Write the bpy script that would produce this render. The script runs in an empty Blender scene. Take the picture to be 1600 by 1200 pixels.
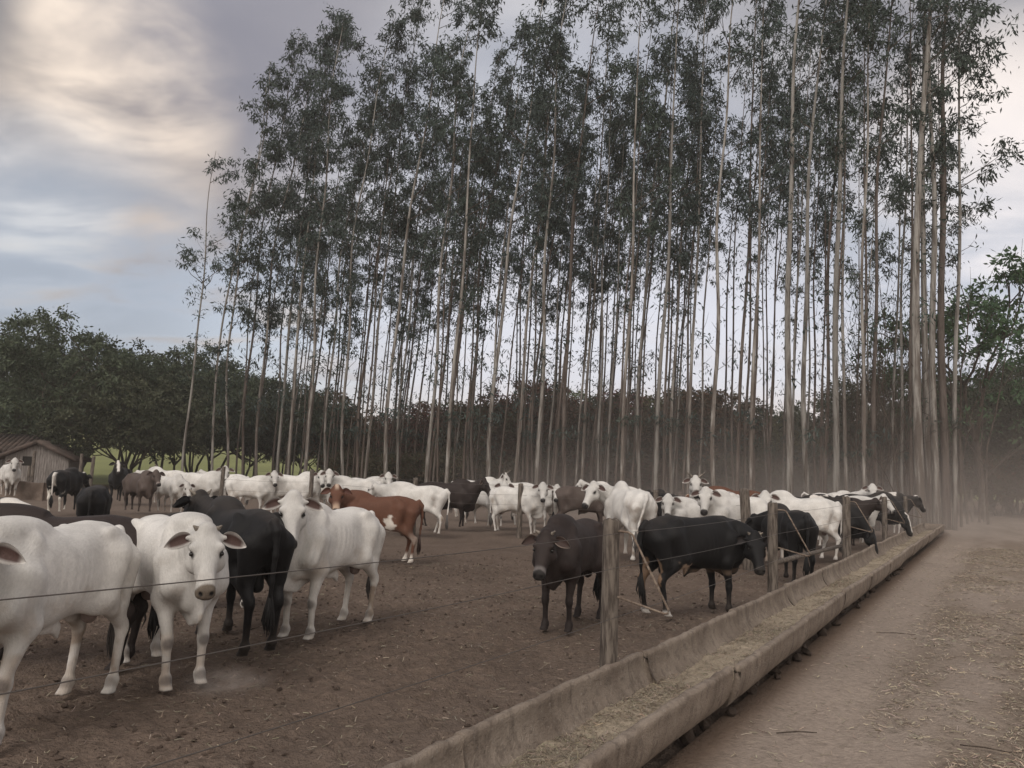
import bpy, math, random
import numpy as np
from mathutils import Vector, Matrix

# ------------------------------------------------------------------ camera, sky, sun, exposure
H = 1.75
FPX = 1232.0
PITCH = math.atan(138 / FPX)
ROLL = math.radians(2.0)
sc = bpy.context.scene
col = sc.collection
Fv = np.array([0, math.cos(PITCH), math.sin(PITCH)])
U0 = np.array([0, -math.sin(PITCH), math.cos(PITCH)])
R0 = np.array([1.0, 0, 0])
Uv = math.cos(ROLL) * U0 - math.sin(ROLL) * R0
Rv = math.cos(ROLL) * R0 + math.sin(ROLL) * U0
cam_d = bpy.data.cameras.new('camera')
cam = bpy.data.objects.new('camera', cam_d)
col.objects.link(cam)
sc.camera = cam
cam_d.sensor_width = 36
cam_d.lens = 36 * FPX / 1600
cam_d.clip_start = 0.05
cam_d.clip_end = 6000
M = Matrix(((Rv[0], Uv[0], -Fv[0], 0), (Rv[1], Uv[1], -Fv[1], 0), (Rv[2], Uv[2], -Fv[2], H), (0, 0, 0, 1)))
cam.matrix_world = M


def ray(px, py):
    d = Fv * FPX + Rv * (px - 800) - Uv * (py - 600)
    return d / np.linalg.norm(d)


def pl(px, py, z=0.0):
    d = ray(px, py)
    t = (z - H) / d[2]
    return np.array([0, 0, H]) + d * t


def at(px, Z, z=0.0):
    a = Fv * FPX + Rv * (px - 800) + Uv * 600
    k = (z - H) / Z
    py = (a[2] - k * a[1]) / (Uv[2] - k * Uv[1])
    d = a - Uv * py
    return np.array([0, 0, H]) + d * (Z / d[1])


sc.view_settings.view_transform = 'Standard'
sc.view_settings.look = 'None'
sc.view_settings.gamma = 1.0
sc.view_settings.exposure = 0.50
sc.cycles.max_bounces = 6
sc.cycles.diffuse_bounces = 3
sc.cycles.transparent_max_bounces = 8
sc.cycles.volume_bounces = 1
sc.cycles.volume_step_rate = 2.0
sc.cycles.volume_max_steps = 64
sc.cycles.use_denoising = True

SUN_EL = math.radians(44)
SUN_AZ = math.radians(205)      # clockwise from +Y: behind the camera, a little to the left


class NT:
    """small helper for node trees"""

    def __init__(self, tree):
        self.t = tree
        self.t.nodes.clear()

    def n(self, typ, **kw):
        nd = self.t.nodes.new(typ)
        for k, v in kw.items():
            if k.startswith('i_'):
                key = k[2:]
                nd.inputs[int(key) if key.isdigit() else key.replace('_', ' ')].default_value = v
            else:
                setattr(nd, k, v)
        return nd

    def l(self, a, b):
        self.t.links.new(a, b)

    def math(self, op, a, b=None, c=None, clamp=False):
        nd = self.t.nodes.new('ShaderNodeMath')
        nd.operation = op
        nd.use_clamp = clamp
        for i, v in enumerate((a, b, c)):
            if v is None:
                continue
            if isinstance(v, (int, float)):
                nd.inputs[i].default_value = v
            else:
                self.l(v, nd.inputs[i])
        return nd.outputs[0]

    def mix(self, f, a, b, blend='MIX'):
        nd = self.t.nodes.new('ShaderNodeMix')
        nd.data_type = 'RGBA'
        nd.blend_type = blend
        nd.clamp_factor = True
        for s, v in ((nd.inputs[0], f), (nd.inputs[6], a), (nd.inputs[7], b)):
            if isinstance(v, (int, float)):
                s.default_value = v
            elif isinstance(v, tuple):
                s.default_value = v if len(v) == 4 else (*v, 1)
            else:
                self.l(v, s)
        return nd.outputs[2]

    def ramp(self, f, lo, hi, clamp=True, smooth=True):
        nd = self.t.nodes.new('ShaderNodeMapRange')
        nd.interpolation_type = 'SMOOTHSTEP' if smooth else 'LINEAR'
        nd.inputs[1].default_value = lo
        nd.inputs[2].default_value = hi
        self.l(f, nd.inputs[0])
        return nd.outputs[0]

    def noise(self, vec, scale, detail=4, rough=0.55, dist=0.0):
        nd = self.t.nodes.new('ShaderNodeTexNoise')
        nd.inputs['Scale'].default_value = scale
        nd.inputs['Detail'].default_value = detail
        nd.inputs['Roughness'].default_value = rough
        nd.inputs['Distortion'].default_value = dist
        if vec is not None:
            self.l(vec, nd.inputs['Vector'])
        return nd.outputs[0]

    def vmul(self, vec, xyz):
        nd = self.t.nodes.new('ShaderNodeVectorMath')
        nd.operation = 'MULTIPLY'
        self.l(vec, nd.inputs[0])
        nd.inputs[1].default_value = xyz
        return nd.outputs[0]


def build_world():
    w = bpy.data.worlds.new('World')
    sc.world = w
    w.use_nodes = True
    T = NT(w.node_tree)
    tc = T.n('ShaderNodeTexCoord')
    g = tc.outputs['Generated']
    sky = T.n('ShaderNodeTexSky', sky_type='NISHITA', sun_disc=False, sun_elevation=SUN_EL, sun_rotation=SUN_AZ)
    sep = T.n('ShaderNodeSeparateXYZ')
    T.l(g, sep.inputs[0])
    x, y, z = sep.outputs
    den = T.math('ADD', T.math('MAXIMUM', z, 0.0), 0.22)
    cmb = T.n('ShaderNodeCombineXYZ')
    T.l(T.math('DIVIDE', x, den), cmb.inputs[0])
    T.l(T.math('DIVIDE', y, den), cmb.inputs[1])
    uv = cmb.outputs[0]
    n1 = T.noise(T.vmul(uv, (1.0, 1.25, 1)), 0.95, 5, 0.5, 0.6)
    n2 = T.noise(T.vmul(uv, (1.0, 1.5, 1)), 2.3, 6, 0.52, 0.3)
    c = T.math('ADD', T.math('MULTIPLY', n1, 0.65), T.math('MULTIPLY', n2, 0.35))

    def blob(px, py, deg, pw=1.0):
        d = ray(px, py)
        dp = T.n('ShaderNodeVectorMath', operation='DOT_PRODUCT')
        T.l(g, dp.inputs[0])
        dp.inputs[1].default_value = tuple(d)
        return T.ramp(dp.outputs['Value'], math.cos(math.radians(deg)), 1.0)
    # cloud body, dark lilac grey to pale warm grey (values are divided by the background strength below)
    K = 1 / 0.1
    sc3 = lambda c_: tuple(v * K for v in c_)
    body = T.mix(T.ramp(c, 0.40, 0.62), sc3((0.195, 0.198, 0.228)), sc3((0.47, 0.45, 0.455)))
    n3 = T.noise(T.vmul(uv, (1.0, 1.2, 1)), 3.4, 4, 0.5, 0.5)
    body = T.mix(T.math('MULTIPLY', blob(1570, 265, 10), 0.8), body, sc3((0.95, 0.85, 0.78)))
    body = T.mix(T.math('MULTIPLY', blob(40, 90, 8), 0.9), body, sc3((0.155, 0.152, 0.165)))
    body = T.mix(T.math('MULTIPLY', blob(390, 70, 14), 0.8), body, sc3((0.195, 0.195, 0.235)))
    body = T.mix(T.math('MULTIPLY', blob(160, 345, 12), 0.9), body, sc3((0.25, 0.225, 0.228)))
    glow = T.math('MAXIMUM', T.math('MAXIMUM', blob(140, 45, 5), blob(190, 140, 8)), T.math('MAXIMUM', T.math('MULTIPLY', blob(110, 240, 8), 0.6), T.math('MULTIPLY', blob(240, 295, 5), 0.4)))
    body = T.mix(T.math('MULTIPLY', glow, T.ramp(T.math('ADD', T.math('MULTIPLY', n2, 0.5), T.math('MULTIPLY', n3, 0.5)), 0.34, 0.64)), body, sc3((0.92, 0.78, 0.65)))
    # blue gaps low on the left and between the trunks
    blue = T.mix(0.72, sky.outputs[0], sc3((0.46, 0.49, 0.56)))
    lowband = T.math('MULTIPLY', T.ramp(z, 0.34, 0.16), T.ramp(z, 0.02, 0.10))
    gap = T.math('MULTIPLY', lowband, T.ramp(n2, 0.68, 0.46))
    gap2 = T.math('MAXIMUM', gap, T.math('MULTIPLY', blob(880, 330, 20), 0.55))
    body = T.mix(gap2, body, blue)
    body = T.mix(T.math('MULTIPLY', T.math('MULTIPLY', T.ramp(x, -0.35, -0.05), T.ramp(z, 0.50, 0.12)), 0.80), body, sc3((0.66, 0.66, 0.72)))
    body = T.mix(T.math('MULTIPLY', T.math('MULTIPLY', blob(35, 325, 7), 0.6), T.ramp(n2, 0.40, 0.62)), body, sc3((0.60, 0.65, 0.70)))
    # unseen sky behind the camera, brightened to light the yard and cattle
    body = T.mix(T.ramp(y, 0.15, -0.6), body, sc3((0.79, 0.74, 0.68)))
    lowblue = T.math('MAXIMUM', T.math('MULTIPLY', blob(60, 455, 13), 0.95), T.math('MULTIPLY', blob(1500, 430, 12), 0.6))
    body = T.mix(T.math('MULTIPLY', lowblue, T.ramp(n2, 0.70, 0.40)), body, sc3((0.285, 0.33, 0.40)))
    # warm glow low down
    hz = T.mix(T.ramp(x, -0.4, 0.35), sc3((0.58, 0.56, 0.55)), sc3((1.0, 0.76, 0.60)))
    body = T.mix(T.math('MULTIPLY', T.ramp(z, 0.13, 0.0), 0.85), body, hz)
    # below the horizon: earth
    body = T.mix(T.ramp(z, 0.0, -0.03), body, sc3((0.10, 0.085, 0.07)))
    bg = T.n('ShaderNodeBackground')
    bg.inputs['Strength'].default_value = 0.1
    T.l(body, bg.inputs['Color'])
    out = T.n('ShaderNodeOutputWorld')
    T.l(bg.outputs[0], out.inputs['Surface'])


build_world()
sun_d = bpy.data.lights.new('sun', 'SUN')
sun_d.energy = 1.15
sun_d.angle = math.radians(24)
sun_d.color = (1.0, 0.94, 0.88)
sun = bpy.data.objects.new('sun', sun_d)
col.objects.link(sun)
sdir = Vector((math.sin(SUN_AZ) * math.cos(SUN_EL), math.cos(SUN_AZ) * math.cos(SUN_EL), math.sin(SUN_EL)))
sun.rotation_euler = (-sdir).to_track_quat('-Z', 'Y').to_euler()

# ------------------------------------------------------------------ helpers
rng = np.random.default_rng(7)


def mesh_np(name, V, quads=None, tris=None, mats=(), smooth=True, color=None, matidx=None):
    V = np.asarray(V, np.float32).reshape(-1, 3)
    me = bpy.data.meshes.new(name)
    me.vertices.add(len(V))
    me.vertices.foreach_set('co', V.ravel())
    nq = 0 if quads is None else len(quads)
    nt = 0 if tris is None else len(tris)
    parts, starts, s = [], [], 0
    if nq:
        parts.append(np.asarray(quads, np.int32).ravel())
        starts.append(np.arange(nq, dtype=np.int32) * 4)
        s = nq * 4
    if nt:
        parts.append(np.asarray(tris, np.int32).ravel())
        starts.append(s + np.arange(nt, dtype=np.int32) * 3)
    idx = np.concatenate(parts)
    me.loops.add(len(idx))
    me.loops.foreach_set('vertex_index', idx)
    me.polygons.add(nq + nt)
    me.polygons.foreach_set('loop_start', np.concatenate(starts))
    me.polygons.foreach_set('use_smooth', np.full(nq + nt, smooth, bool))
    for m in mats:
        me.materials.append(m)
    if matidx is not None:
        me.polygons.foreach_set('material_index', np.asarray(matidx, np.int32))
    me.update(calc_edges=True)
    if color is not None:
        a = me.color_attributes.new('Col', 'FLOAT_COLOR', 'POINT')
        c4 = np.ones((len(V), 4), np.float32)
        c4[:, :color.shape[1]] = color
        a.data.foreach_set('color', c4.ravel())
    me.validate()
    return me


def obj(name, me, parent=None, loc=None, rotz=0.0, scale=1.0):
    o = bpy.data.objects.new(name, me)
    col.objects.link(o)
    if parent is not None:
        o.parent = parent
    if loc is not None:
        o.location = tuple(loc)
    o.rotation_euler = (0, 0, rotz)
    if scale != 1.0:
        o.scale = (scale, scale, scale)
    return o


def tag(o, label=None, cat=None, group=None, kind=None):
    if label:
        o['label'] = label
    if cat:
        o['category'] = cat
    if group:
        o['group'] = group
    if kind:
        o['kind'] = kind
    return o


class MB:
    """collects tubes, boxes and quads into one mesh"""

    def __init__(self):
        self.V, self.Q, self.T, self.n = [], [], [], 0

    def add(self, V, Q=None, T=None):
        V = np.asarray(V, float).reshape(-1, 3)
        self.V.append(V)
        if Q is not None and len(Q):
            self.Q.append(np.asarray(Q, np.int64) + self.n)
        if T is not None and len(T):
            self.T.append(np.asarray(T, np.int64) + self.n)
        self.n += len(V)

    def tube(self, P, R, n=8, cap=True, jit=0.0, rg=None):
        P = np.asarray(P, float)
        m = len(P)
        R = np.broadcast_to(np.asarray(R, float), (m,))
        t = np.gradient(P, axis=0)
        t /= np.linalg.norm(t, axis=1, keepdims=True) + 1e-9
        ref = np.array([0, 0, 1.0]) if abs(t[:, 2]).mean() < 0.8 else np.array([1.0, 0, 0])
        a = np.cross(t, ref)
        a /= np.linalg.norm(a, axis=1, keepdims=True) + 1e-9
        b = np.cross(t, a)
        th = np.arange(n) * 2 * math.pi / n
        rr = R[:, None] * np.ones(n)
        if jit:
            rr = rr * (1 + jit * (rg or rng).normal(0, 1, (m, n)))
        V = P[:, None, :] + rr[..., None] * (np.cos(th)[None, :, None] * a[:, None, :] + np.sin(th)[None, :, None] * b[:, None, :])
        i = np.arange(m - 1)[:, None] * n
        j = np.arange(n)[None, :]
        j2 = (j + 1) % n
        Q = np.stack([i + j, i + j2, i + n + j2, i + n + j], -1).reshape(-1, 4)
        V = V.reshape(-1, 3)
        T = []
        if cap:
            V = np.vstack([V, P[0], P[-1]])
            k = m * n
            T = [(k, (q + 1) % n, q) for q in range(n)] + [(k + 1, (m - 1) * n + q, (m - 1) * n + (q + 1) % n) for q in range(n)]
        self.add(V, Q, T)

    def box(self, c, s, R=None):
        c = np.asarray(c, float)
        V = np.array([[x, y, z] for x in (-1, 1) for y in (-1, 1) for z in (-1, 1)], float) * np.asarray(s, float) / 2
        if R is not None:
            V = V @ np.asarray(R).T
        self.add(V + c, [(0, 1, 3, 2), (4, 6, 7, 5), (0, 4, 5, 1), (2, 3, 7, 6), (0, 2, 6, 4), (1, 5, 7, 3)])

    def mesh(self, name, mats, smooth=True, color=None):
        return mesh_np(name, np.vstack(self.V), np.vstack(self.Q) if self.Q else None,
                       np.vstack(self.T) if self.T else None, mats, smooth, color)


def vnoise(P, scale, seed=0, octaves=3, gain=0.5):
    """value noise in numpy, -1..1, any number of points (N,2) or (N,3)"""
    P = np.asarray(P, float)
    if P.shape[1] == 2:
        P = np.hstack([P, np.zeros((len(P), 1))])
    tot = np.zeros(len(P))
    amp, norm = 1.0, 0.0
    for o in range(octaves):
        q = P * scale * 2 ** o + (seed * 13.7 + o * 7.3)
        i = np.floor(q).astype(np.int64)
        f = q - i
        f = f * f * (3 - 2 * f)

        def h(a, b, c):
            n = (a * 374761393 + b * 668265263 + c * 2147483647 + seed * 974711) & 0xFFFFFFFF
            n = ((n ^ (n >> 13)) * 1274126177) & 0xFFFFFFFF
            n = n ^ (n >> 16)
            return (n & 0xFFFF) / 32767.5 - 1
        v = 0
        for dx in (0, 1):
            wx = f[:, 0] if dx else 1 - f[:, 0]
            for dy in (0, 1):
                wy = f[:, 1] if dy else 1 - f[:, 1]
                for dz in (0, 1):
                    wz = f[:, 2] if dz else 1 - f[:, 2]
                    v = v + wx * wy * wz * h(i[:, 0] + dx, i[:, 1] + dy, i[:, 2] + dz)
        tot += amp * v
        norm += amp
        amp *= gain
    return tot / norm


def sstep(x, a, b):
    t = np.clip((x - a) / (b - a), 0, 1)
    return t * t * (3 - 2 * t)


def new_mat(name):
    m = bpy.data.materials.new(name)
    m.use_nodes = True
    T = NT(m.node_tree)
    out = T.n('ShaderNodeOutputMaterial')
    b = T.n('ShaderNodeBsdfPrincipled')
    T.l(b.outputs[0], out.inputs['Surface'])
    b.inputs['Roughness'].default_value = 0.9
    b.inputs['Specular IOR Level'].default_value = 0.25
    return m, T, b, out


def bump(T, b, h, strength=0.4, dist=0.02):
    bp = T.n('ShaderNodeBump')
    bp.inputs['Strength'].default_value = strength
    bp.inputs['Distance'].default_value = dist
    T.l(h, bp.inputs['Height'])
    T.l(bp.outputs[0], b.inputs['Normal'])


def mat_attr(name, rough=0.9, var=0.25, nscale=30, bstr=0.3, bdist=0.01, bscale=80, stretch=(1, 1, 1), spec=0.25, rnd=0.0):
    """base colour from the mesh's own colours, broken up by noise"""
    m, T, b, out = new_mat(name)
    at_ = T.n('ShaderNodeAttribute', attribute_name='Col')
    tc = T.n('ShaderNodeTexCoord')
    v = T.vmul(tc.outputs['Object'], stretch)
    n = T.noise(v, nscale, 5, 0.6)
    f = T.math('ADD', T.math('MULTIPLY', n, 2 * var), 1 - var)
    if rnd:
        oi = T.n('ShaderNodeObjectInfo')
        f = T.math('MULTIPLY', f, T.math('ADD', T.math('MULTIPLY', oi.outputs['Random'], 2 * rnd), 1 - rnd))
    mul = T.n('ShaderNodeVectorMath', operation='SCALE')
    T.l(at_.outputs['Color'], mul.inputs[0])
    T.l(f, mul.inputs['Scale'])
    T.l(mul.outputs[0], b.inputs['Base Color'])
    b.inputs['Roughness'].default_value = rough
    b.inputs['Specular IOR Level'].default_value = spec
    bump(T, b, T.noise(v, bscale, 4, 0.6), bstr, bdist)
    return m


def mat_noise(name, c1, c2, scale, stretch=(1, 1, 1), rough=0.9, bstr=0.3, bdist=0.01, bscale=None, spec=0.25, rnd=0.0, detail=6, lo=0.35, hi=0.65):
    m, T, b, out = new_mat(name)
    tc = T.n('ShaderNodeTexCoord')
    v = T.vmul(tc.outputs['Object'], stretch)
    n = T.noise(v, scale, detail, 0.6)
    c = T.mix(T.ramp(n, lo, hi), c1, c2)
    if rnd:
        oi = T.n('ShaderNodeObjectInfo')
        hs = T.n('ShaderNodeHueSaturation')
        T.l(T.math('ADD', T.math('MULTIPLY', oi.outputs['Random'], 2 * rnd), 1 - rnd), hs.inputs['Value'])
        T.l(c, hs.inputs['Color'])
        c = hs.outputs[0]
    T.l(c, b.inputs['Base Color'])
    b.inputs['Roughness'].default_value = rough
    b.inputs['Specular IOR Level'].default_value = spec
    bump(T, b, T.noise(v, bscale or scale * 3, 5, 0.6), bstr, bdist)
    return m


def mat_leaf(name, trans=0.25, rough=0.55, spec=0.3, rnd=0.18):
    m, T, b, out = new_mat(name)
    at_ = T.n('ShaderNodeAttribute', attribute_name='Col')
    oi = T.n('ShaderNodeObjectInfo')
    f = T.math('ADD', T.math('MULTIPLY', oi.outputs['Random'], 2 * rnd), 1 - rnd)
    mul = T.n('ShaderNodeVectorMath', operation='SCALE')
    T.l(at_.outputs['Color'], mul.inputs[0])
    T.l(f, mul.inputs['Scale'])
    hs = T.n('ShaderNodeHueSaturation')
    T.l(T.math('ADD', T.math('MULTIPLY', T.math('FRACT', T.math('MULTIPLY', oi.outputs['Random'], 7.3)), 0.09), 0.44), hs.inputs['Hue'])
    T.l(mul.outputs[0], hs.inputs['Color'])
    mul = hs
    T.l(mul.outputs[0], b.inputs['Base Color'])
    b.inputs['Roughness'].default_value = rough
    b.inputs['Specular IOR Level'].default_value = spec
    tr = T.n('ShaderNodeBsdfTranslucent')
    T.l(mul.outputs[0], tr.inputs['Color'])
    mx = T.n('ShaderNodeMixShader')
    mx.inputs[0].default_value = trans
    T.l(b.outputs[0], mx.inputs[1])
    T.l(tr.outputs[0], mx.inputs[2])
    T.l(mx.outputs[0], out.inputs['Surface'])
    return m


# ------------------------------------------------------------------ trough frame: t along it, s to its right
TB = math.radians(31.6)
TO = np.array([0.345, 4.40])
TD = np.array([math.sin(TB), math.cos(TB)])
TN = np.array([math.cos(TB), -math.sin(TB)])
T_END = 29.0


def tp(t, s, z=0.0):
    q = TO + TD * t + TN * s
    return np.array([q[0], q[1], z])


def ts(XY):
    d = XY - TO
    return d @ TD, d @ TN


# ------------------------------------------------------------------ ground
def stops(*seg):
    out = []
    for a, b, st in seg:
        out.append(np.arange(a, b, st))
    return np.concatenate(out)


def terrain(XY):
    """large shapes: the pasture hill far back on the left, gentle swells"""
    x, y = XY[:, 0], XY[:, 1]
    hill = 9.0 * sstep(y + 0.25 * (-x), 62, 230) * sstep(-x, -5, 40)
    return hill


def lump(XY):
    x, y = XY[:, 0], XY[:, 1]
    t, s = ts(XY)
    road = sstep(s, 0.1, 0.7)
    dist = np.hypot(x, y)
    fine = sstep(-dist, -26, -9)
    a = vnoise(XY, 0.45, 1, 3) * 0.05
    c = vnoise(XY, 3.2, 2, 3, 0.6)
    d = vnoise(XY, 9.0, 3, 3, 0.6)
    clod = np.maximum(vnoise(XY, 8.0, 5, 2) - 0.2, 0) * 0.09
    z = a + (c * 0.030 + d * 0.026 * fine + clod * fine) * (1 - 0.75 * road)
    return z * (1 - 0.5 * road)


def build_ground():
    xs = np.concatenate([-np.geomspace(700, 14, 60), stops((-13.5, -6.5, 0.08), (-6.5, 6.5, 0.03), (6.5, 13, 0.08)), np.geomspace(13.2, 700, 60)])
    ys = np.concatenate([stops((-30, 0, 3.0), (0, 2, 0.2), (2, 11, 0.03), (11, 20, 0.075)), np.geomspace(20.2, 900, 80)])
    X, Y = np.meshgrid(xs, ys)
    XY = np.stack([X.ravel(), Y.ravel()], 1)
    t, s = ts(XY)
    z = terrain(XY) + lump(XY)
    z -= 0.14 * sstep(s, 0.12, 0.45) * sstep(-s, -40, -10)          # the road sheet lies here
    # hoof prints trodden into the yard
    rg = np.random.default_rng(12)
    npr = 9000
    hx, hy = rg.uniform(-9, 7, npr), rg.uniform(2.0, 17, npr)
    pt, ps = ts(np.stack([hx, hy], 1))
    ok = (ps < -0.5) & (rg.uniform(0, 1, npr) < 0.35 + 0.65 * sstep(vnoise(np.stack([hx, hy], 1), 0.7, 15, 2), -0.2, 0.3))
    nxs = len(xs)
    zg = z.reshape(len(ys), nxs)
    for px_, py_, rad, dep in zip(hx[ok], hy[ok], rg.uniform(0.05, 0.085, npr)[ok], rg.uniform(0.008, 0.028, npr)[ok]):
        i0, i1 = np.searchsorted(xs, (px_ - 2 * rad, px_ + 2 * rad))
        j0, j1 = np.searchsorted(ys, (py_ - 2 * rad, py_ + 2 * rad))
        if i1 <= i0 or j1 <= j0:
            continue
        d2 = ((xs[i0:i1][None, :] - px_) ** 2 + (ys[j0:j1][:, None] - py_) ** 2) / rad ** 2
        zg[j0:j1, i0:i1] += -dep * np.exp(-d2 * 1.6) + 0.45 * dep * np.exp(-((np.sqrt(d2) - 1.25) / 0.35) ** 2)
    z = zg.ravel()
    nx, ny = len(xs), len(ys)
    i = (np.arange(ny - 1)[:, None] * nx + np.arange(nx - 1)[None, :])
    Q = np.stack([i, i + 1, i + nx + 1, i + nx], -1).reshape(-1, 4)
    # dry dirt in the yard, leaf litter under the stand, green pasture behind it
    n = vnoise(XY, 0.35, 9, 4)[:, None]
    n2 = vnoise(XY, 2.2, 11, 3)[:, None]
    dirt = np.array([0.145, 0.108, 0.086]) * (1 + 0.20 * n + 0.22 * n2)
    pale = np.array([0.205, 0.162, 0.134])
    near = sstep(s - 0.06 * t, -2.4, -0.3)[:, None] * 0.45
    dirt = dirt * (1 - near) + pale * near
    far = sstep(XY[:, 1], 17, 30)[:, None] * 0.5
    dirt = dirt * (1 - far) + pale * far
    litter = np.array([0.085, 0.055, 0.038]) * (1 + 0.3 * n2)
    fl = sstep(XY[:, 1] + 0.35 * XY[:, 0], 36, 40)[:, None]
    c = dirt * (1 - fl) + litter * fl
    grass = np.array([0.20, 0.21, 0.085]) * (1 + 0.25 * n + 0.15 * n2)
    gr = (sstep(XY[:, 1], 50, 58) * sstep(-XY[:, 0], 4, 9))[:, None]
    far2 = sstep(XY[:, 1], 110, 140)[:, None]
    gr = np.maximum(gr, far2)
    c = c * (1 - gr) + grass * gr
    m = mat_attr('dirt', rough=0.95, var=0.5, nscale=16, bstr=1.0, bdist=0.045, bscale=38, spec=0.12)
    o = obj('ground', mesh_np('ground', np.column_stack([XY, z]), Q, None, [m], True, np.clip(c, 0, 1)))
    tag(o, kind='structure')


def road_z(XY):
    t, s = ts(XY)
    return 0.016 * vnoise(XY, 0.8, 21, 3) + 0.014 * vnoise(XY, 6, 22, 4, 0.6) * (0.4 + 0.6 * sstep(s, 0.9, 1.6)) + 0.03 * sstep(-s, -0.6, -0.35) \
        - 0.04 * np.exp(-((s - 1.05 - 0.01 * t) / 0.25) ** 2) - 0.03 * np.exp(-((s - 2.7) / 0.3) ** 2)


def build_road():
    tt = np.concatenate([stops((-5, 9, 0.05), (9, 20, 0.12)), np.geomspace(20.1, 75, 60)])
    ss = np.concatenate([stops((0.25, 5.5, 0.05)), np.geomspace(5.6, 30, 40)])
    t, s = np.meshgrid(tt, ss)
    t, s = t.ravel(), s.ravel()
    bend = np.maximum(t - 36, 0) ** 2 * 0.010
    # the left edge swings left past the trough's end
    sl = s - np.where(t > T_END + 1, np.minimum((t - T_END - 1) * 0.12, 2.0), 0)
    XY = TO + TD * t[:, None] + TN * sl[:, None]
    z = road_z(XY)
    nx, ny = len(tt), len(ss)
    i = (np.arange(ny - 1)[:, None] * nx + np.arange(nx - 1)[None, :])
    Q = np.stack([i, i + nx, i + nx + 1, i + 1], -1).reshape(-1, 4)
    n = vnoise(XY, 0.5, 31, 4)[:, None]
    n2 = vnoise(np.stack([t * 0.35, s], 1), 1.6, 33, 4)[:, None]
    c = np.array([0.30, 0.245, 0.205]) * (1 + 0.15 * n)
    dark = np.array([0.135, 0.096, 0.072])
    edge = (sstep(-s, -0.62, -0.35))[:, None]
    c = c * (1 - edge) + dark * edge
    strawy = (sstep(s, 0.9, 1.5) * 0.75)[:, None] * sstep(n2, -0.3, 0.3)
    c = c * (1 - 0.75 * strawy) + np.array([0.16, 0.12, 0.085]) * 0.75 * strawy
    m = mat_attr('road_dirt', rough=0.95, var=0.42, nscale=18, bstr=1.0, bdist=0.03, bscale=42, spec=0.12)
    o = obj('dirt_road', mesh_np('dirt_road', np.column_stack([XY, z]), Q, None, [m], True, np.clip(c, 0, 1)))
    tag(o, kind='structure')


build_ground()
build_road()


def strips(n, P, L, W, zlift, tilt, colors, rg):
    """n thin straw-like blades at points P (n,3)"""
    yaw = rg.uniform(0, 2 * math.pi, n)
    pit = rg.normal(0, tilt, n)
    d = np.stack([np.cos(yaw) * np.cos(pit), np.sin(yaw) * np.cos(pit), np.sin(pit)], 1)
    sd = np.stack([-np.sin(yaw), np.cos(yaw), rg.normal(0, 0.4, n)], 1)
    L = L[:, None]
    W = W[:, None]
    bend = np.array([0, 0, 1.0]) * (rg.normal(0, 0.08, n)[:, None] * L)
    c = P + np.array([0, 0, 1.0]) * (zlift[:, None] + np.abs(d[:, 2:]) * L * 0.5)
    V = np.stack([c - d * L / 2 - sd * W / 2, c - d * L / 2 + sd * W / 2, c + bend + sd * W / 2, c + bend - sd * W / 2,
                  c + d * L / 2 + sd * W / 2, c + d * L / 2 - sd * W / 2], 1).reshape(-1, 3)
    i = np.arange(n)[:, None] * 6
    Q = np.vstack([i + np.array([[0, 1, 2, 3]]), i + np.array([[3, 2, 4, 5]])])
    C = np.repeat(colors, 6, 0)
    return V, Q, C


straw_mat = mat_attr('straw', rough=0.8, var=0.2, nscale=40, bstr=0.0, spec=0.2)


def straw_colors(n, rg, lo=0.6, hi=1.15):
    base = np.array([0.38, 0.315, 0.24])
    return base * rg.uniform(lo, hi, (n, 1)) * np.array([1, 1, 1]) * (1 + rg.normal(0, 0.05, (n, 3)))


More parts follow.
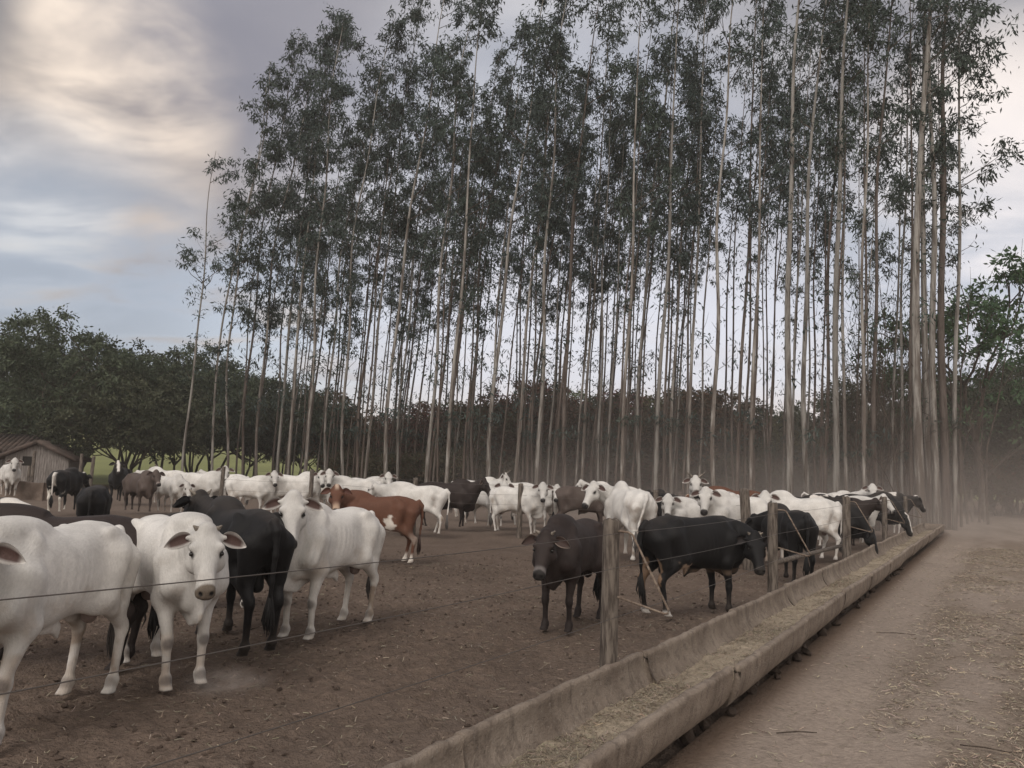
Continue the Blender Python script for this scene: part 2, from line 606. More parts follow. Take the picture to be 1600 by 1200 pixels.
def scatter_litter():
    rg = np.random.default_rng(5)
    # straw on the road
    n = 260000
    t = rg.uniform(-3.5, 24, n) ** 1.0
    s = rg.uniform(0.45, 4.5, n)
    XY = TO + TD * t[:, None] + TN * s[:, None]
    pat = vnoise(np.stack([t * 0.4, s], 1), 1.6, 33, 4)
    pat2 = vnoise(XY, 5.0, 39, 2)
    keep = rg.uniform(0, 1, n) < sstep(pat + 0.6 * pat2, -0.30, 0.35) * (0.05 + 0.95 * sstep(s, 0.85, 1.6)) * 0.62 + 0.03
    XY, t, s = XY[keep], t[keep], s[keep]
    n = len(XY)
    z = road_z(XY) + 0.004
    V, Q, C = strips(n, np.column_stack([XY, z]), rg.uniform(0.015, 0.085, n), rg.uniform(0.002, 0.0062, n),
                     rg.uniform(0.0, 0.008, n), 0.12, straw_colors(n, rg, 0.30, 1.35), rg)
    o = obj('straw', mesh_np('straw', V, Q, None, [straw_mat], False, C))
    tag(o, kind='stuff')
    # chaff in the yard
    n = 22000
    XY = np.stack([rg.uniform(-8, 6, n), rg.uniform(2.2, 15, n)], 1)
    t, s = ts(XY)
    k = (s < -0.5)
    XY = XY[k]
    n = len(XY)
    z = terrain(XY) + lump(XY) + 0.006
    V, Q, C = strips(n, np.column_stack([XY, z]), rg.uniform(0.015, 0.07, n), rg.uniform(0.002, 0.006, n),
                     rg.uniform(0.0, 0.006, n), 0.2, straw_colors(n, rg, 0.35, 0.9), rg)
    o = obj('chaff', mesh_np('chaff', V, Q, None, [straw_mat], False, C))
    tag(o, kind='stuff')
    # clods
    n = 15000
    XY = np.stack([rg.uniform(-9, 7, n), rg.uniform(2.2, 17, n)], 1)
    t, s = ts(XY)
    pat = vnoise(XY, 0.9, 51, 3)
    k = (s < -0.45) & (rg.uniform(0, 1, n) < 0.25 + 0.75 * sstep(pat, -0.2, 0.35))
    XY = XY[k]
    n = len(XY)
    z = terrain(XY) + lump(XY)
    oct_ = np.array([[1, 0, 0], [-1, 0, 0], [0, 1, 0], [0, -1, 0], [0, 0, 1], [0, 0, -1]], float)
    tri = np.array([[0, 2, 4], [2, 1, 4], [1, 3, 4], [3, 0, 4], [2, 0, 5], [1, 2, 5], [3, 1, 5], [0, 3, 5]])
    # one subdivision for rounder lumps
    vv, tt_ = [tuple(v) for v in oct_], []
    cache = {}

    def mid(a, b):
        key = (min(a, b), max(a, b))
        if key not in cache:
            m_ = np.array(vv[a]) + np.array(vv[b])
            vv.append(tuple(m_ / np.linalg.norm(m_)))
            cache[key] = len(vv) - 1
        return cache[key]
    for a, b, c in tri:
        ab, bc, ca = mid(a, b), mid(b, c), mid(c, a)
        tt_ += [(a, ab, ca), (ab, b, bc), (ca, bc, c), (ab, bc, ca)]
    base = np.array(vv)
    tt_ = np.array(tt_)
    size = np.clip(rg.lognormal(-4.4, 0.5, n), 0.004, 0.022)
    sh = 1 + rg.normal(0, 0.22, (n, len(base), 1))
    V = base[None] * sh * (size[:, None] * rg.uniform(0.6, 1.3, (n, 3)))[:, None, :] * np.array([1, 1, 0.7])
    V = V + np.column_stack([XY, z + size * 0.25])[:, None, :]
    T = (np.arange(n)[:, None, None] * len(base) + tt_[None]).reshape(-1, 3)
    C = np.repeat(np.array([0.10, 0.074, 0.060]) * rg.uniform(0.6, 1.3, (n, 1)), len(base), 0)
    cm = mat_attr('clod_dirt', rough=0.95, var=0.3, nscale=60, bstr=0.5, bdist=0.01, bscale=120, spec=0.1)
    o = obj('dirt_clods', mesh_np('dirt_clods', V.reshape(-1, 3), None, T, [cm], False, C))
    tag(o, kind='stuff')
    return base, tt_


SPH, SPHT = scatter_litter()

# ------------------------------------------------------------------ trough
concrete = None


def build_trough():
    m, T, b, out = new_mat('trough_concrete')
    tc = T.n('ShaderNodeTexCoord')
    v = tc.outputs['Object']
    n1 = T.noise(v, 3.0, 6, 0.6)
    n2 = T.noise(v, 11, 6, 0.65)
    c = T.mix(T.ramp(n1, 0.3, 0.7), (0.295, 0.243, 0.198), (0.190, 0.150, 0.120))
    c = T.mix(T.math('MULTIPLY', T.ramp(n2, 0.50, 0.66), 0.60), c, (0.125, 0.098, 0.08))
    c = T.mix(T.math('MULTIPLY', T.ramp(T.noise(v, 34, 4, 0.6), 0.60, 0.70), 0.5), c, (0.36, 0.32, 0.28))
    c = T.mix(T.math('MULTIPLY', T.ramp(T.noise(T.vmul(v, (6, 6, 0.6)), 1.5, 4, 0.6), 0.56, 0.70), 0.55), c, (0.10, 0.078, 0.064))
    T.l(c, b.inputs['Base Color'])
    b.inputs['Roughness'].default_value = 0.9
    bump(T, b, T.math('ADD', n2, T.noise(v, 60, 4, 0.65)), 0.8, 0.02)
    root = obj('feed_trough', None, loc=tp(0, 0))
    tag(root, 'long concrete feed trough of joined half round sections running beside the dirt road', 'feed trough')
    # profile (s, z), outer wall then inner, closed
    prof = []
    wo, wi, zt, zb = 0.372, 0.322, 0.425, 0.06
    for a in np.linspace(0, math.pi, 19):
        cx = math.cos(a)
        prof.append((-wo * (abs(cx) ** 0.66) * np.sign(cx), zb + 0.0 + (zt - 0.045 - zb) * (1 - math.sin(a) ** 0.9)))
    # right rim rounded
    rim_r = [(wo + 0.006, zt - 0.02), (wo - 0.006, zt), (wi + 0.006, zt + 0.002), (wi - 0.004, zt - 0.02)]
    inner = []
    for a in np.linspace(0, math.pi, 19):
        cx = math.cos(a)
        inner.append((wi * (abs(cx) ** 0.82) * np.sign(cx), zb + 0.06 + (zt - 0.05 - zb - 0.06) * (1 - math.sin(a) ** 0.9)))
    rim_l = [(-wi + 0.004, zt - 0.02), (-wi - 0.006, zt + 0.002), (-wo + 0.006, zt), (-wo - 0.006, zt - 0.02)]
    ring = np.array(prof + rim_r + inner + rim_l)
    k = len(ring)
    seg = 2.42
    t = -5.3
    rg = np.random.default_rng(3)
    while t < T_END - 0.2:
        t1 = min(t + seg - 0.018, T_END)
        m_ = 70
        tt = np.linspace(t, t1, m_)
        off = rg.normal(0, 0.008)
        dz0, dz1 = rg.normal(0, 0.010, 2)
        V = []
        for q, tv in enumerate(tt):
            f = q / (m_ - 1)
            flare = 1 + 0.022 * max(0, 1 - (f * seg) / 0.10)          # socket end of each piece
            r = ring * np.array([flare, 1.0])
            P = TO + TD * tv + TN * (r[:, :1] + off)
            z = r[:, 1] + dz0 * (1 - f) + dz1 * f + 0.006 * math.sin(tv * 2.1)
            V.append(np.column_stack([P - TO, z]))
        V = np.array(V).reshape(-1, 3)
        chip = vnoise(V, 4, 4, 3)[:, None] * np.array([0.005, 0.005, 0.006])
        top = sstep(V[:, 2], 0.36, 0.42)[:, None]
        V = V + chip + top * vnoise(V, 11, 6, 3)[:, None] * np.array([0.005, 0.005, 0.016])
        i = np.arange(m_ - 1)[:, None] * k
        j = np.arange(k)[None, :]
        Q = np.stack([i + j, i + k + j, i + k + (j + 1) % k, i + (j + 1) % k], -1).reshape(-1, 4)
        # end faces: strip between the outer and inner halves
        h = 19
        ends = []
        for base_, flip in ((0, False), ((m_ - 1) * k, True)):
            for q in range(h - 1):
                a, b_ = base_ + q, base_ + q + 1
                # outer index q (from +.. ) pairs with inner mirrored
                c_, d_ = base_ + h + 4 + (h - 1 - q), base_ + h + 4 + (h - 2 - q)
                f_ = (a, b_, d_, c_)
                ends.append(f_ if flip else f_[::-1])
            ends.append(tuple(base_ + z_ for z_ in (h - 1, h, h + 1, h + 2)))
            ends.append(tuple(base_ + z_ for z_ in (h - 1, h + 2, h + 3, h + 4)))
            q0 = h + 4 + h
            ends.append(tuple(base_ + z_ for z_ in (q0 - 1, q0, q0 + 1, q0 + 2)))
            ends.append(tuple(base_ + z_ for z_ in (q0 - 1, q0 + 2, q0 + 3, 0)))
        Q = np.vstack([Q, np.array(ends)])
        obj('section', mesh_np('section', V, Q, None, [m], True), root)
        t += seg
    # rounded end wall
    mb = MB()
    pts = []
    for a in np.linspace(-math.pi / 2, math.pi / 2, 13):
        pts.append((T_END + 0.22 * math.cos(a), 0.335 * math.sin(a)))
    pin = [(T_END + 0.16 * math.cos(a), 0.29 * math.sin(a)) for a in np.linspace(-math.pi / 2, math.pi / 2, 13)]
    V = []
    for ring_, zz in ((pts, 0.42), (pin, 0.42), (pin, 0.15), (pts, 0.09)):
        for (tv, sv) in ring_:
            P = TD * tv + TN * sv
            V.append((P[0], P[1], zz))
    Q = []
    for lv in range(4):
        for q in range(12):
            a, b_ = lv * 13 + q, ((lv + 1) % 4) * 13 + q
            Q.append((a, a + 1, b_ + 1, b_))
    mb.add(V, Q)
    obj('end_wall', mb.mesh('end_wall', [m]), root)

    # feed: a lumpy bed plus loose stalks
    tt = np.arange(-4.5, T_END - 0.1, 0.04)
    ss = np.linspace(-0.30, 0.30, 24)
    t2, s2 = np.meshgrid(tt, ss)
    t2, s2 = t2.ravel(), s2.ravel()
    XY = TO + TD * t2[:, None] + TN * s2[:, None]
    hgt = 0.205 + 0.05 * vnoise(np.stack([t2, s2], 1), 0.9, 61, 3) + 0.03 * vnoise(np.stack([t2, s2], 1), 5, 62, 3) + 0.10 * (s2 + 0.05) + 0.012 * vnoise(np.stack([t2, s2], 1), 24, 63, 2)
    nx, ny = len(tt), len(ss)
    i = (np.arange(ny - 1)[:, None] * nx + np.arange(nx - 1)[None, :])
    Q = np.stack([i, i + nx, i + nx + 1, i + 1], -1).reshape(-1, 4)
    n = vnoise(XY, 6, 64, 3)[:, None]
    c = np.array([0.36, 0.30, 0.23]) * (1 + 0.3 * n)
    fm = mat_attr('feed', rough=0.95, var=0.35, nscale=60, bstr=0.9, bdist=0.02, bscale=110, spec=0.1)
    V = [np.column_stack([XY, hgt])]
    C = [c]
    Qs = [Q]
    rg = np.random.default_rng(8)
    n = 60000
    tq = rg.uniform(-4, 1, n)
    tq = np.where(rg.uniform(0, 1, n) < 0.7, rg.uniform(-4, 11, n), rg.uniform(11, T_END - 0.3, n))
    sq = rg.uniform(-0.25, 0.27, n)
    pat = vnoise(np.stack([tq, sq], 1), 1.6, 66, 3)
    k_ = rg.uniform(0, 1, n) < 0.25 + 0.75 * sstep(pat, -0.2, 0.4)
    tq, sq = tq[k_], sq[k_]
    n = len(tq)
    P = TO + TD * tq[:, None] + TN * sq[:, None]
    p2 = np.stack([tq, sq], 1)
    hz = 0.205 + 0.05 * vnoise(p2, 0.9, 61, 3) + 0.03 * vnoise(p2, 5, 62, 3) + 0.10 * (sq + 0.05)
    v_, q_, c_ = strips(n, np.column_stack([P, hz]), rg.uniform(0.012, 0.06, n), rg.uniform(0.0015, 0.0045, n), rg.uniform(0.002, 0.014, n), 0.25, straw_colors(n, rg, 0.45, 1.2), rg)
    Qs.append(q_ + len(V[0]))
    V.append(v_)
    C.append(c_)
    o = obj('chopped_feed', mesh_np('chopped_feed', np.vstack(V), np.vstack(Qs), None, [fm], False, np.vstack(C)))
    tag(o, kind='stuff')
    # rubble packed under the outer wall: each stone can be lifted away
    sm = mat_noise('stone', (0.055, 0.04, 0.032), (0.095, 0.07, 0.056), 14, rough=0.95, bstr=0.7, bdist=0.02)
    protos = []
    for q in range(6):
        r_ = np.random.default_rng(90 + q)
        v = SPH * (1 + 0.5 * vnoise(SPH, 1.3, 70 + q, 2)[:, None] + r_.normal(0, 0.13, (len(SPH), 1))) * r_.uniform(0.55, 1.3, 3)
        protos.append(mesh_np('stone', v, None, SPHT, [sm], False))
    t = -2.2
    r_ = np.random.default_rng(17)
    while t < 15:
        sz = r_.uniform(0.025, 0.07)
        p = tp(t, r_.uniform(0.10, 0.34), 0)
        o = obj('stone', protos[r_.integers(6)], None, (p[0], p[1], road_z(p[None, :2])[0] + sz * 0.45), r_.uniform(0, 6), sz)
        tag(o, 'dusty brown stone packed under the outer wall of the concrete trough', 'stone', 'stones packed under the trough')
        t += sz * r_.uniform(3, 11)


build_trough()

# ------------------------------------------------------------------ fences
wood = mat_noise('weathered_wood', (0.19, 0.16, 0.135), (0.066, 0.053, 0.045), 7, (5, 5, 0.7), 0.9, 0.8, 0.02, 16)
wire_m, T_, b_, o_ = new_mat('wire_steel')
b_.inputs['Base Color'].default_value = (0.13, 0.115, 0.105, 1)
b_.inputs['Metallic'].default_value = 0.7
b_.inputs['Roughness'].default_value = 0.55
rod_m = mat_noise('rusty_rod', (0.24, 0.19, 0.15), (0.12, 0.085, 0.065), 30, rough=0.8, bstr=0.3, bdist=0.004)


def post_mesh(h, r, seed, lean=0.0):
    rg = np.random.default_rng(seed)
    n, m = 20, 22
    zs = np.linspace(-0.25, h, m)
    th = np.arange(n) * 2 * math.pi / n
    V = []
    for z in zs:
        rr = r * (1.05 - 0.10 * z / h)
        q = np.stack([np.cos(th) * 2.0, np.sin(th) * 2.0, np.full(n, z * 0.8)], 1)
        w = rr * (1 + 0.07 * vnoise(q, 1.1, seed, 2) + 0.03 * vnoise(q * np.array([3, 3, 1]), 1.5, seed + 3, 2))
        V.append(np.stack([w * np.cos(th) + lean * z, w * np.sin(th), np.full(n, z)], 1))
    V.append(np.stack([0.8 * r * np.cos(th) + lean * h, 0.8 * r * np.sin(th), h + 0.012 + 0.02 * vnoise(np.stack([np.cos(th), np.sin(th)], 1), 2, seed, 2)], 1))
    V = np.array(V).reshape(-1, 3)
    m += 1
    i = np.arange(m - 1)[:, None] * n
    j = np.arange(n)[None, :]
    Q = np.stack([i + j, i + (j + 1) % n, i + n + (j + 1) % n, i + n + j], -1).reshape(-1, 4)
    V = np.vstack([V, [[lean * h, 0, h + 0.012]]])
    T = [(len(V) - 1, (m - 1) * n + q, (m - 1) * n + (q + 1) % n) for q in range(n)]
    return mesh_np('fence_post', V, Q, T, [wood])


def rod_bracket(parent, h1, h2, reach):
    """bent steel rod: out from the post's head, down over the trough, back to the post"""
    d = TN * reach
    P = np.array([[0, 0, h1], [TN[0] * 0.14, TN[1] * 0.14, h1 - 0.005], [TN[0] * 0.17, TN[1] * 0.17, h1 - 0.02],
                  [d[0], d[1], h2 - 0.06], [d[0] * 0.99, d[1] * 0.99, h2 - 0.085], [d[0] * 0.93, d[1] * 0.93, h2 - 0.09], [0, 0, h2]])
    mb = MB()
    mb.tube(P, 0.0085, 8)
    obj('rod_bracket', mb.mesh('rod_bracket', [rod_m]), parent)


post_t = [(-3.55, 1.44), (1.50, 1.42), (6.45, 1.47), (12.25, 1.50), (18.2, 1.45), (23.6, 1.42)]
plabels = ['grey wooden fence post at the left end of the trough fence',
           'thick weathered fence post with split top nearest the camera, rod bracket on its right',
           'pale fence post with rod bracket in front of the black bull, second along the trough',
           'dark square looking fence post with rod bracket beside the bull eating from the trough',
           'fence post half hidden by black cattle at the far trough', 'last fence post beside the bull at the far end of the trough']
posts = []
for q, (t, h) in enumerate(post_t):
    p = tp(t, -0.425)
    o = obj('fence_post', post_mesh(h, 0.064 if q != 3 else 0.075, 40 + q), None, p)
    tag(o, plabels[q], 'fence post', 'fence posts along the trough')
    rod_bracket(o, h - 0.07, h - 0.53, 0.45)
    posts.append((p, h))


def wire_mesh(pts, r=0.0023, sag=0.02, n=10):
    P = []
    for a, b in zip(pts[:-1], pts[1:]):
        a, b = np.asarray(a), np.asarray(b)
        for f in np.linspace(0, 1, n, endpoint=False):
            q = a * (1 - f) + b * f
            P.append(q - np.array([0, 0, sag * 4 * f * (1 - f)]))
    P.append(np.asarray(pts[-1]))
    mb = MB()
    mb.tube(P, r, 6)
    return mb.mesh('fence_wire', [wire_m])


for hs, lab in (((1.365, 1.335, 1.36, 1.38, 1.33, 1.32), 'top strand of fence wire strung along the trough posts'),
                ((1.105, 1.09, 1.10, 1.12, 1.08, 1.07), 'middle strand of fence wire strung along the trough posts'),
                ((0.79, 0.74, 0.78, 0.80, 0.76, 0.75), 'lowest strand of fence wire strung along the trough posts')):
    pts = [p + np.array([TN[0] * 0.072, TN[1] * 0.072, h]) for (p, _), h in zip(posts, hs)]
    o = obj('fence_wire', wire_mesh(pts))
    tag(o, lab, 'fence wire', 'wires of the trough fence')

# second fence across the yard, in front of the far herd
ypx = [(340, 22.0, 1.62, 0.055, 0.03), (482, 22.0, 1.62, 0.06, 0.0), (645, 21.4, 1.5, 0.065, 0.0), (811, 21.3, 1.45, 0.07, 0.0), (1025, 20.0, 1.42, 0.075, -0.02), (1170, 15.8, 1.58, 0.10, -0.06)]
ylab = ['leaning dark fence post among white cattle behind the black bull looking away', 'grey fence post in front of a white cow left of the brown bull',
        'grey fence post beside the rump of the red brown bull', 'grey fence post in front of the white cow at the middle of the yard',
        'fence post beside a black cow right of the white cow looking back', 'thick pale leaning post between white cattle behind the black bull']
ypts = []
for q, (px, Z, h, r, ln) in enumerate(ypx):
    p = at(px, Z)
    o = obj('fence_post', post_mesh(h, r, 140 + q, ln), None, p)
    tag(o, ylab[q], 'fence post', 'posts of the fence across the yard')
    ypts.append((p, h, ln))
for hh, lab in ((0.97, 'top wire of the fence across the yard'), (0.80, 'second wire of the fence across the yard'), (0.62, 'third wire of the fence across the yard')):
    pts = [p + np.array([ln * h * hh, -r - 0.01, h * hh]) for (p, h, ln), (_, _, _, r, _) in zip(ypts, ypx)]
    o = obj('fence_wire', wire_mesh(pts, 0.003, 0.03))
    tag(o, lab, 'fence wire', 'wires of the fence across the yard')
# stubs past the road, and the old pen on the left
for px, Z, h, lab in ((1519, 42, 1.65, 'thin grey post beside the far bend of the road'), (1538, 43, 1.5, 'lower thin post behind the far bend of the road')):
    p = at(px, Z)
    o = obj('fence_post', post_mesh(h, 0.06, int(px)), None, p)
    tag(o, lab, 'fence post', 'posts at the far road bend')
for px, Z, h, lab in ((47, 34, 1.95, 'tall grey post standing at the low pen wall'), (42, 34.2, 1.3, 'short post against the low pen wall'), (139, 36, 1.8, 'leaning post in front of the green pasture'),
                      (122, 37, 1.9, 'dark gate post beside the wooden shed'), (232, 38, 1.4, 'short stump post behind the grey brown bull'), (240, 39, 1.5, 'dark thin post behind the grey brown bull')):
    p = at(px, Z)
    o = obj('fence_post', post_mesh(h, 0.075, int(px) + 7, 0.03 if px == 139 else 0.0), None, p)
    tag(o, lab, 'fence post', 'old posts at the left edge of the yard')

# ------------------------------------------------------------------ cattle
def capsule(P, a, b, ra, rb, ys=1.0):
    a, b = np.array(a, np.float32), np.array(b, np.float32)
    if ys != 1.0:
        P = [P[0], P[1] * ys, P[2]]
        a = a * np.array([1, ys, 1], np.float32)
        b = b * np.array([1, ys, 1], np.float32)
    ab = b - a
    L = float(ab @ ab) + 1e-9
    px, py, pz = P[0] - a[0], P[1] - a[1], P[2] - a[2]
    t = np.clip((px * ab[0] + py * ab[1] + pz * ab[2]) / L, 0, 1)
    d = np.sqrt((px - t * ab[0]) ** 2 + (py - t * ab[1]) ** 2 + (pz - t * ab[2]) ** 2) - (ra + t * (rb - ra))
    return d / (ys if ys > 1 else 1.0)


def ellip(P, c, r):
    q = [(P[i] - c[i]) / r[i] for i in range(3)]
    k = np.sqrt(q[0] ** 2 + q[1] ** 2 + q[2] ** 2)
    return (k - 1) * min(r) * 0.9


class Field:
    def __init__(self, lo, hi, cell):
        self.lo = np.array(lo, np.float32)
        self.c = cell
        self.n = np.ceil((np.array(hi) - lo) / cell).astype(int) + 1
        self.d = np.full(self.n, 0.4, np.float32)
        self.ax = [self.lo[i] + cell * np.arange(self.n[i], dtype=np.float32) for i in range(3)]

    def add(self, fn, lo, hi, k, sub=False):
        pad = k + 3 * self.c
        sl = []
        for i in range(3):
            a = max(0, int(math.floor((lo[i] - pad - self.lo[i]) / self.c)))
            b = min(self.n[i], int(math.ceil((hi[i] + pad - self.lo[i]) / self.c)) + 1)
            if b <= a:
                return
            sl.append(slice(a, b))
        P = [self.ax[0][sl[0]][:, None, None], self.ax[1][sl[1]][None, :, None], self.ax[2][sl[2]][None, None, :]]
        v = fn(P).astype(np.float32)
        cur = self.d[tuple(sl)]
        if sub:
            v = -v
            h = np.maximum(k - np.abs(cur - v), 0) / k
            self.d[tuple(sl)] = np.maximum(cur, v) + h * h * k * 0.25
        else:
            h = np.maximum(k - np.abs(cur - v), 0) / k
            self.d[tuple(sl)] = np.minimum(cur, v) - h * h * k * 0.25

    def cap(self, a, b, ra, rb, k=0.05, ys=1.0):
        a, b = np.array(a, float), np.array(b, float)
        r = max(ra, rb)
        self.add(lambda P: capsule(P, a, b, ra, rb, ys), np.minimum(a, b) - r, np.maximum(a, b) + r, k)

    def ell(self, c, r, k=0.05, sub=False):
        c, r = np.array(c, float), np.array(r, float)
        self.add(lambda P: ellip(P, c, r), c - r, c + r, k, sub)

    def nets(self):
        d = self.d
        d[0], d[-1], d[:, 0], d[:, -1], d[:, :, -1] = 0.4, 0.4, 0.4, 0.4, 0.4
        ins = d < 0
        n = self.n
        cs = np.zeros(n - 1, np.int8)
        for i in (0, 1):
            for j in (0, 1):
                for k in (0, 1):
                    cs += ins[i:n[0] - 1 + i, j:n[1] - 1 + j, k:n[2] - 1 + k]
        act = (cs > 0) & (cs < 8)
        I = np.argwhere(act)
        idx = np.full(n - 1, -1, np.int64)
        idx[act] = np.arange(len(I))
        acc = np.zeros((len(I), 3))
        cnt = np.zeros(len(I))
        corners = [(i, j, k) for i in (0, 1) for j in (0, 1) for k in (0, 1)]
        val = {c: d[I[:, 0] + c[0], I[:, 1] + c[1], I[:, 2] + c[2]] for c in corners}
        for c in corners:
            for axis in range(3):
                if c[axis]:
                    continue
                e = list(c)
                e[axis] = 1
                a, b = val[c], val[tuple(e)]
                m = (a < 0) != (b < 0)
                t = a[m] / (a[m] - b[m])
                p = np.tile(np.array(c, float), (m.sum(), 1))
                p[:, axis] += t
                acc[m] += p
                cnt[m] += 1
        V = (I + acc / cnt[:, None]) * self.c + self.lo
        Q = []
        for axis in range(3):
            u, w = (axis + 1) % 3, (axis + 2) % 3
            sl0 = [slice(None)] * 3
            sl1 = [slice(None)] * 3
            sl0[axis] = slice(0, n[axis] - 1)
            sl1[axis] = slice(1, n[axis])
            a, b = ins[tuple(sl0)], ins[tuple(sl1)]
            E = np.argwhere(a != b)
            ok = (E[:, u] > 0) & (E[:, w] > 0) & (E[:, u] < n[u] - 1) & (E[:, w] < n[w] - 1)
            E = E[ok]
            flip = b[E[:, 0], E[:, 1], E[:, 2]]

            def g(du, dw):
                e = E.copy()
                e[:, u] -= du
                e[:, w] -= dw
                return idx[e[:, 0], e[:, 1], e[:, 2]]
            q = np.stack([g(1, 1), g(0, 1), g(0, 0), g(1, 0)], 1)
            q[flip] = q[flip][:, ::-1]
            Q.append(q)
        Q = np.vstack(Q)
        Q = Q[(Q >= 0).all(1)]
        return V, Q


BODY = np.array([  # x, top, bottom, half width
    (-0.80, 1.17, 1.00, 0.070), (-0.75, 1.225, 0.93, 0.135), (-0.66, 1.275, 0.86, 0.195), (-0.52, 1.318, 0.79, 0.236),
    (-0.38, 1.335, 0.755, 0.245), (-0.20, 1.318, 0.715, 0.262), (0.0, 1.300, 0.67, 0.285), (0.2, 1.31, 0.635, 0.287),
    (0.38, 1.335, 0.62, 0.262), (0.52, 1.335, 0.625, 0.220), (0.66, 1.27, 0.665, 0.180), (0.78, 1.16, 0.75, 0.125), (0.84, 1.08, 0.84, 0.07)])
HEAD = np.array([  # s, half width, top, bottom
    (-0.06, 0.050, 0.035, -0.07), (-0.02, 0.085, 0.062, -0.11), (0.06, 0.108, 0.078, -0.155), (0.15, 0.115, 0.078, -0.165), (0.22, 0.098, 0.068, -0.150),
    (0.30, 0.076, 0.058, -0.118), (0.38, 0.066, 0.052, -0.092), (0.44, 0.069, 0.048, -0.085), (0.49, 0.072, 0.036, -0.078), (0.515, 0.058, 0.012, -0.06), (0.53, 0.03, -0.01, -0.04)])


def prof_sdf(x, y, z, tab, n, topcol=(1, 2, 3), zc=True):
    xs = tab[:, 0]
    xc = np.clip(x, xs[0], xs[-1])
    if zc:
        top, bot, hw = (np.interp(xc, xs, tab[:, c]) for c in (1, 2, 3))
    else:
        hw, top, bot = (np.interp(xc, xs, tab[:, c]) for c in (1, 2, 3))
    c = (top + bot) / 2
    h = (top - bot) / 2
    q = (np.abs(y) / hw) ** n + (np.abs(z - c) / h) ** n
    k = q ** (1 / n)
    d = (k - 1) * np.minimum(hw, h)
    dx = x - xc
    return np.where(np.abs(dx) > 1e-6, np.sqrt(np.maximum(d, 0) ** 2 + dx ** 2), d)


COATS = {
    'white': (0.63, 0.605, 0.575), 'black': (0.007, 0.0065, 0.007), 'brown': (0.026, 0.018, 0.016), 'red': (0.112, 0.049, 0.030),
    'grey': (0.08, 0.060, 0.052), 'pied': (0.008, 0.0075, 0.008)}
COAT_M = None
EYE_M = None
HORN_M = None


def coat_mats():
    global COAT_M, EYE_M, HORN_M
    m, T, b, out = new_mat('hide')
    at_ = T.n('ShaderNodeAttribute', attribute_name='Col')
    tc = T.n('ShaderNodeTexCoord')
    v = tc.outputs['Object']
    n = T.noise(v, 5.5, 6, 0.62)
    n2 = T.noise(T.vmul(v, (1.0, 2.5, 0.8)), 42, 4, 0.65)
    f = T.math('ADD', T.math('MULTIPLY', n, 0.48), T.math('ADD', T.math('MULTIPLY', n2, 0.46), 0.53))
    mul = T.n('ShaderNodeVectorMath', operation='SCALE')
    T.l(at_.outputs['Color'], mul.inputs[0])
    T.l(f, mul.inputs['Scale'])
    T.l(mul.outputs[0], b.inputs['Base Color'])
    b.inputs['Roughness'].default_value = 0.62
    b.inputs['Specular IOR Level'].default_value = 0.22
    b.inputs['Sheen Weight'].default_value = 0.015
    b.inputs['Sheen Roughness'].default_value = 0.5
    fur = T.noise(T.vmul(v, (0.45, 1.3, 1.0)), 120, 3, 0.6)
    bump(T, b, T.math('ADD', T.math('MULTIPLY', fur, 0.6), n2), 0.40, 0.014)
    COAT_M = m
    m, T, b, out = new_mat('eye')
    b.inputs['Base Color'].default_value = (0.008, 0.006, 0.005, 1)
    b.inputs['Roughness'].default_value = 0.12
    b.inputs['Specular IOR Level'].default_value = 0.5
    EYE_M = m
    HORN_M = mat_noise('horn', (0.10, 0.085, 0.07), (0.26, 0.225, 0.19), 18, (1, 1, 1), 0.7, 0.3, 0.004)


coat_mats()


def unit(v):
    return v / (np.linalg.norm(v) + 1e-9)


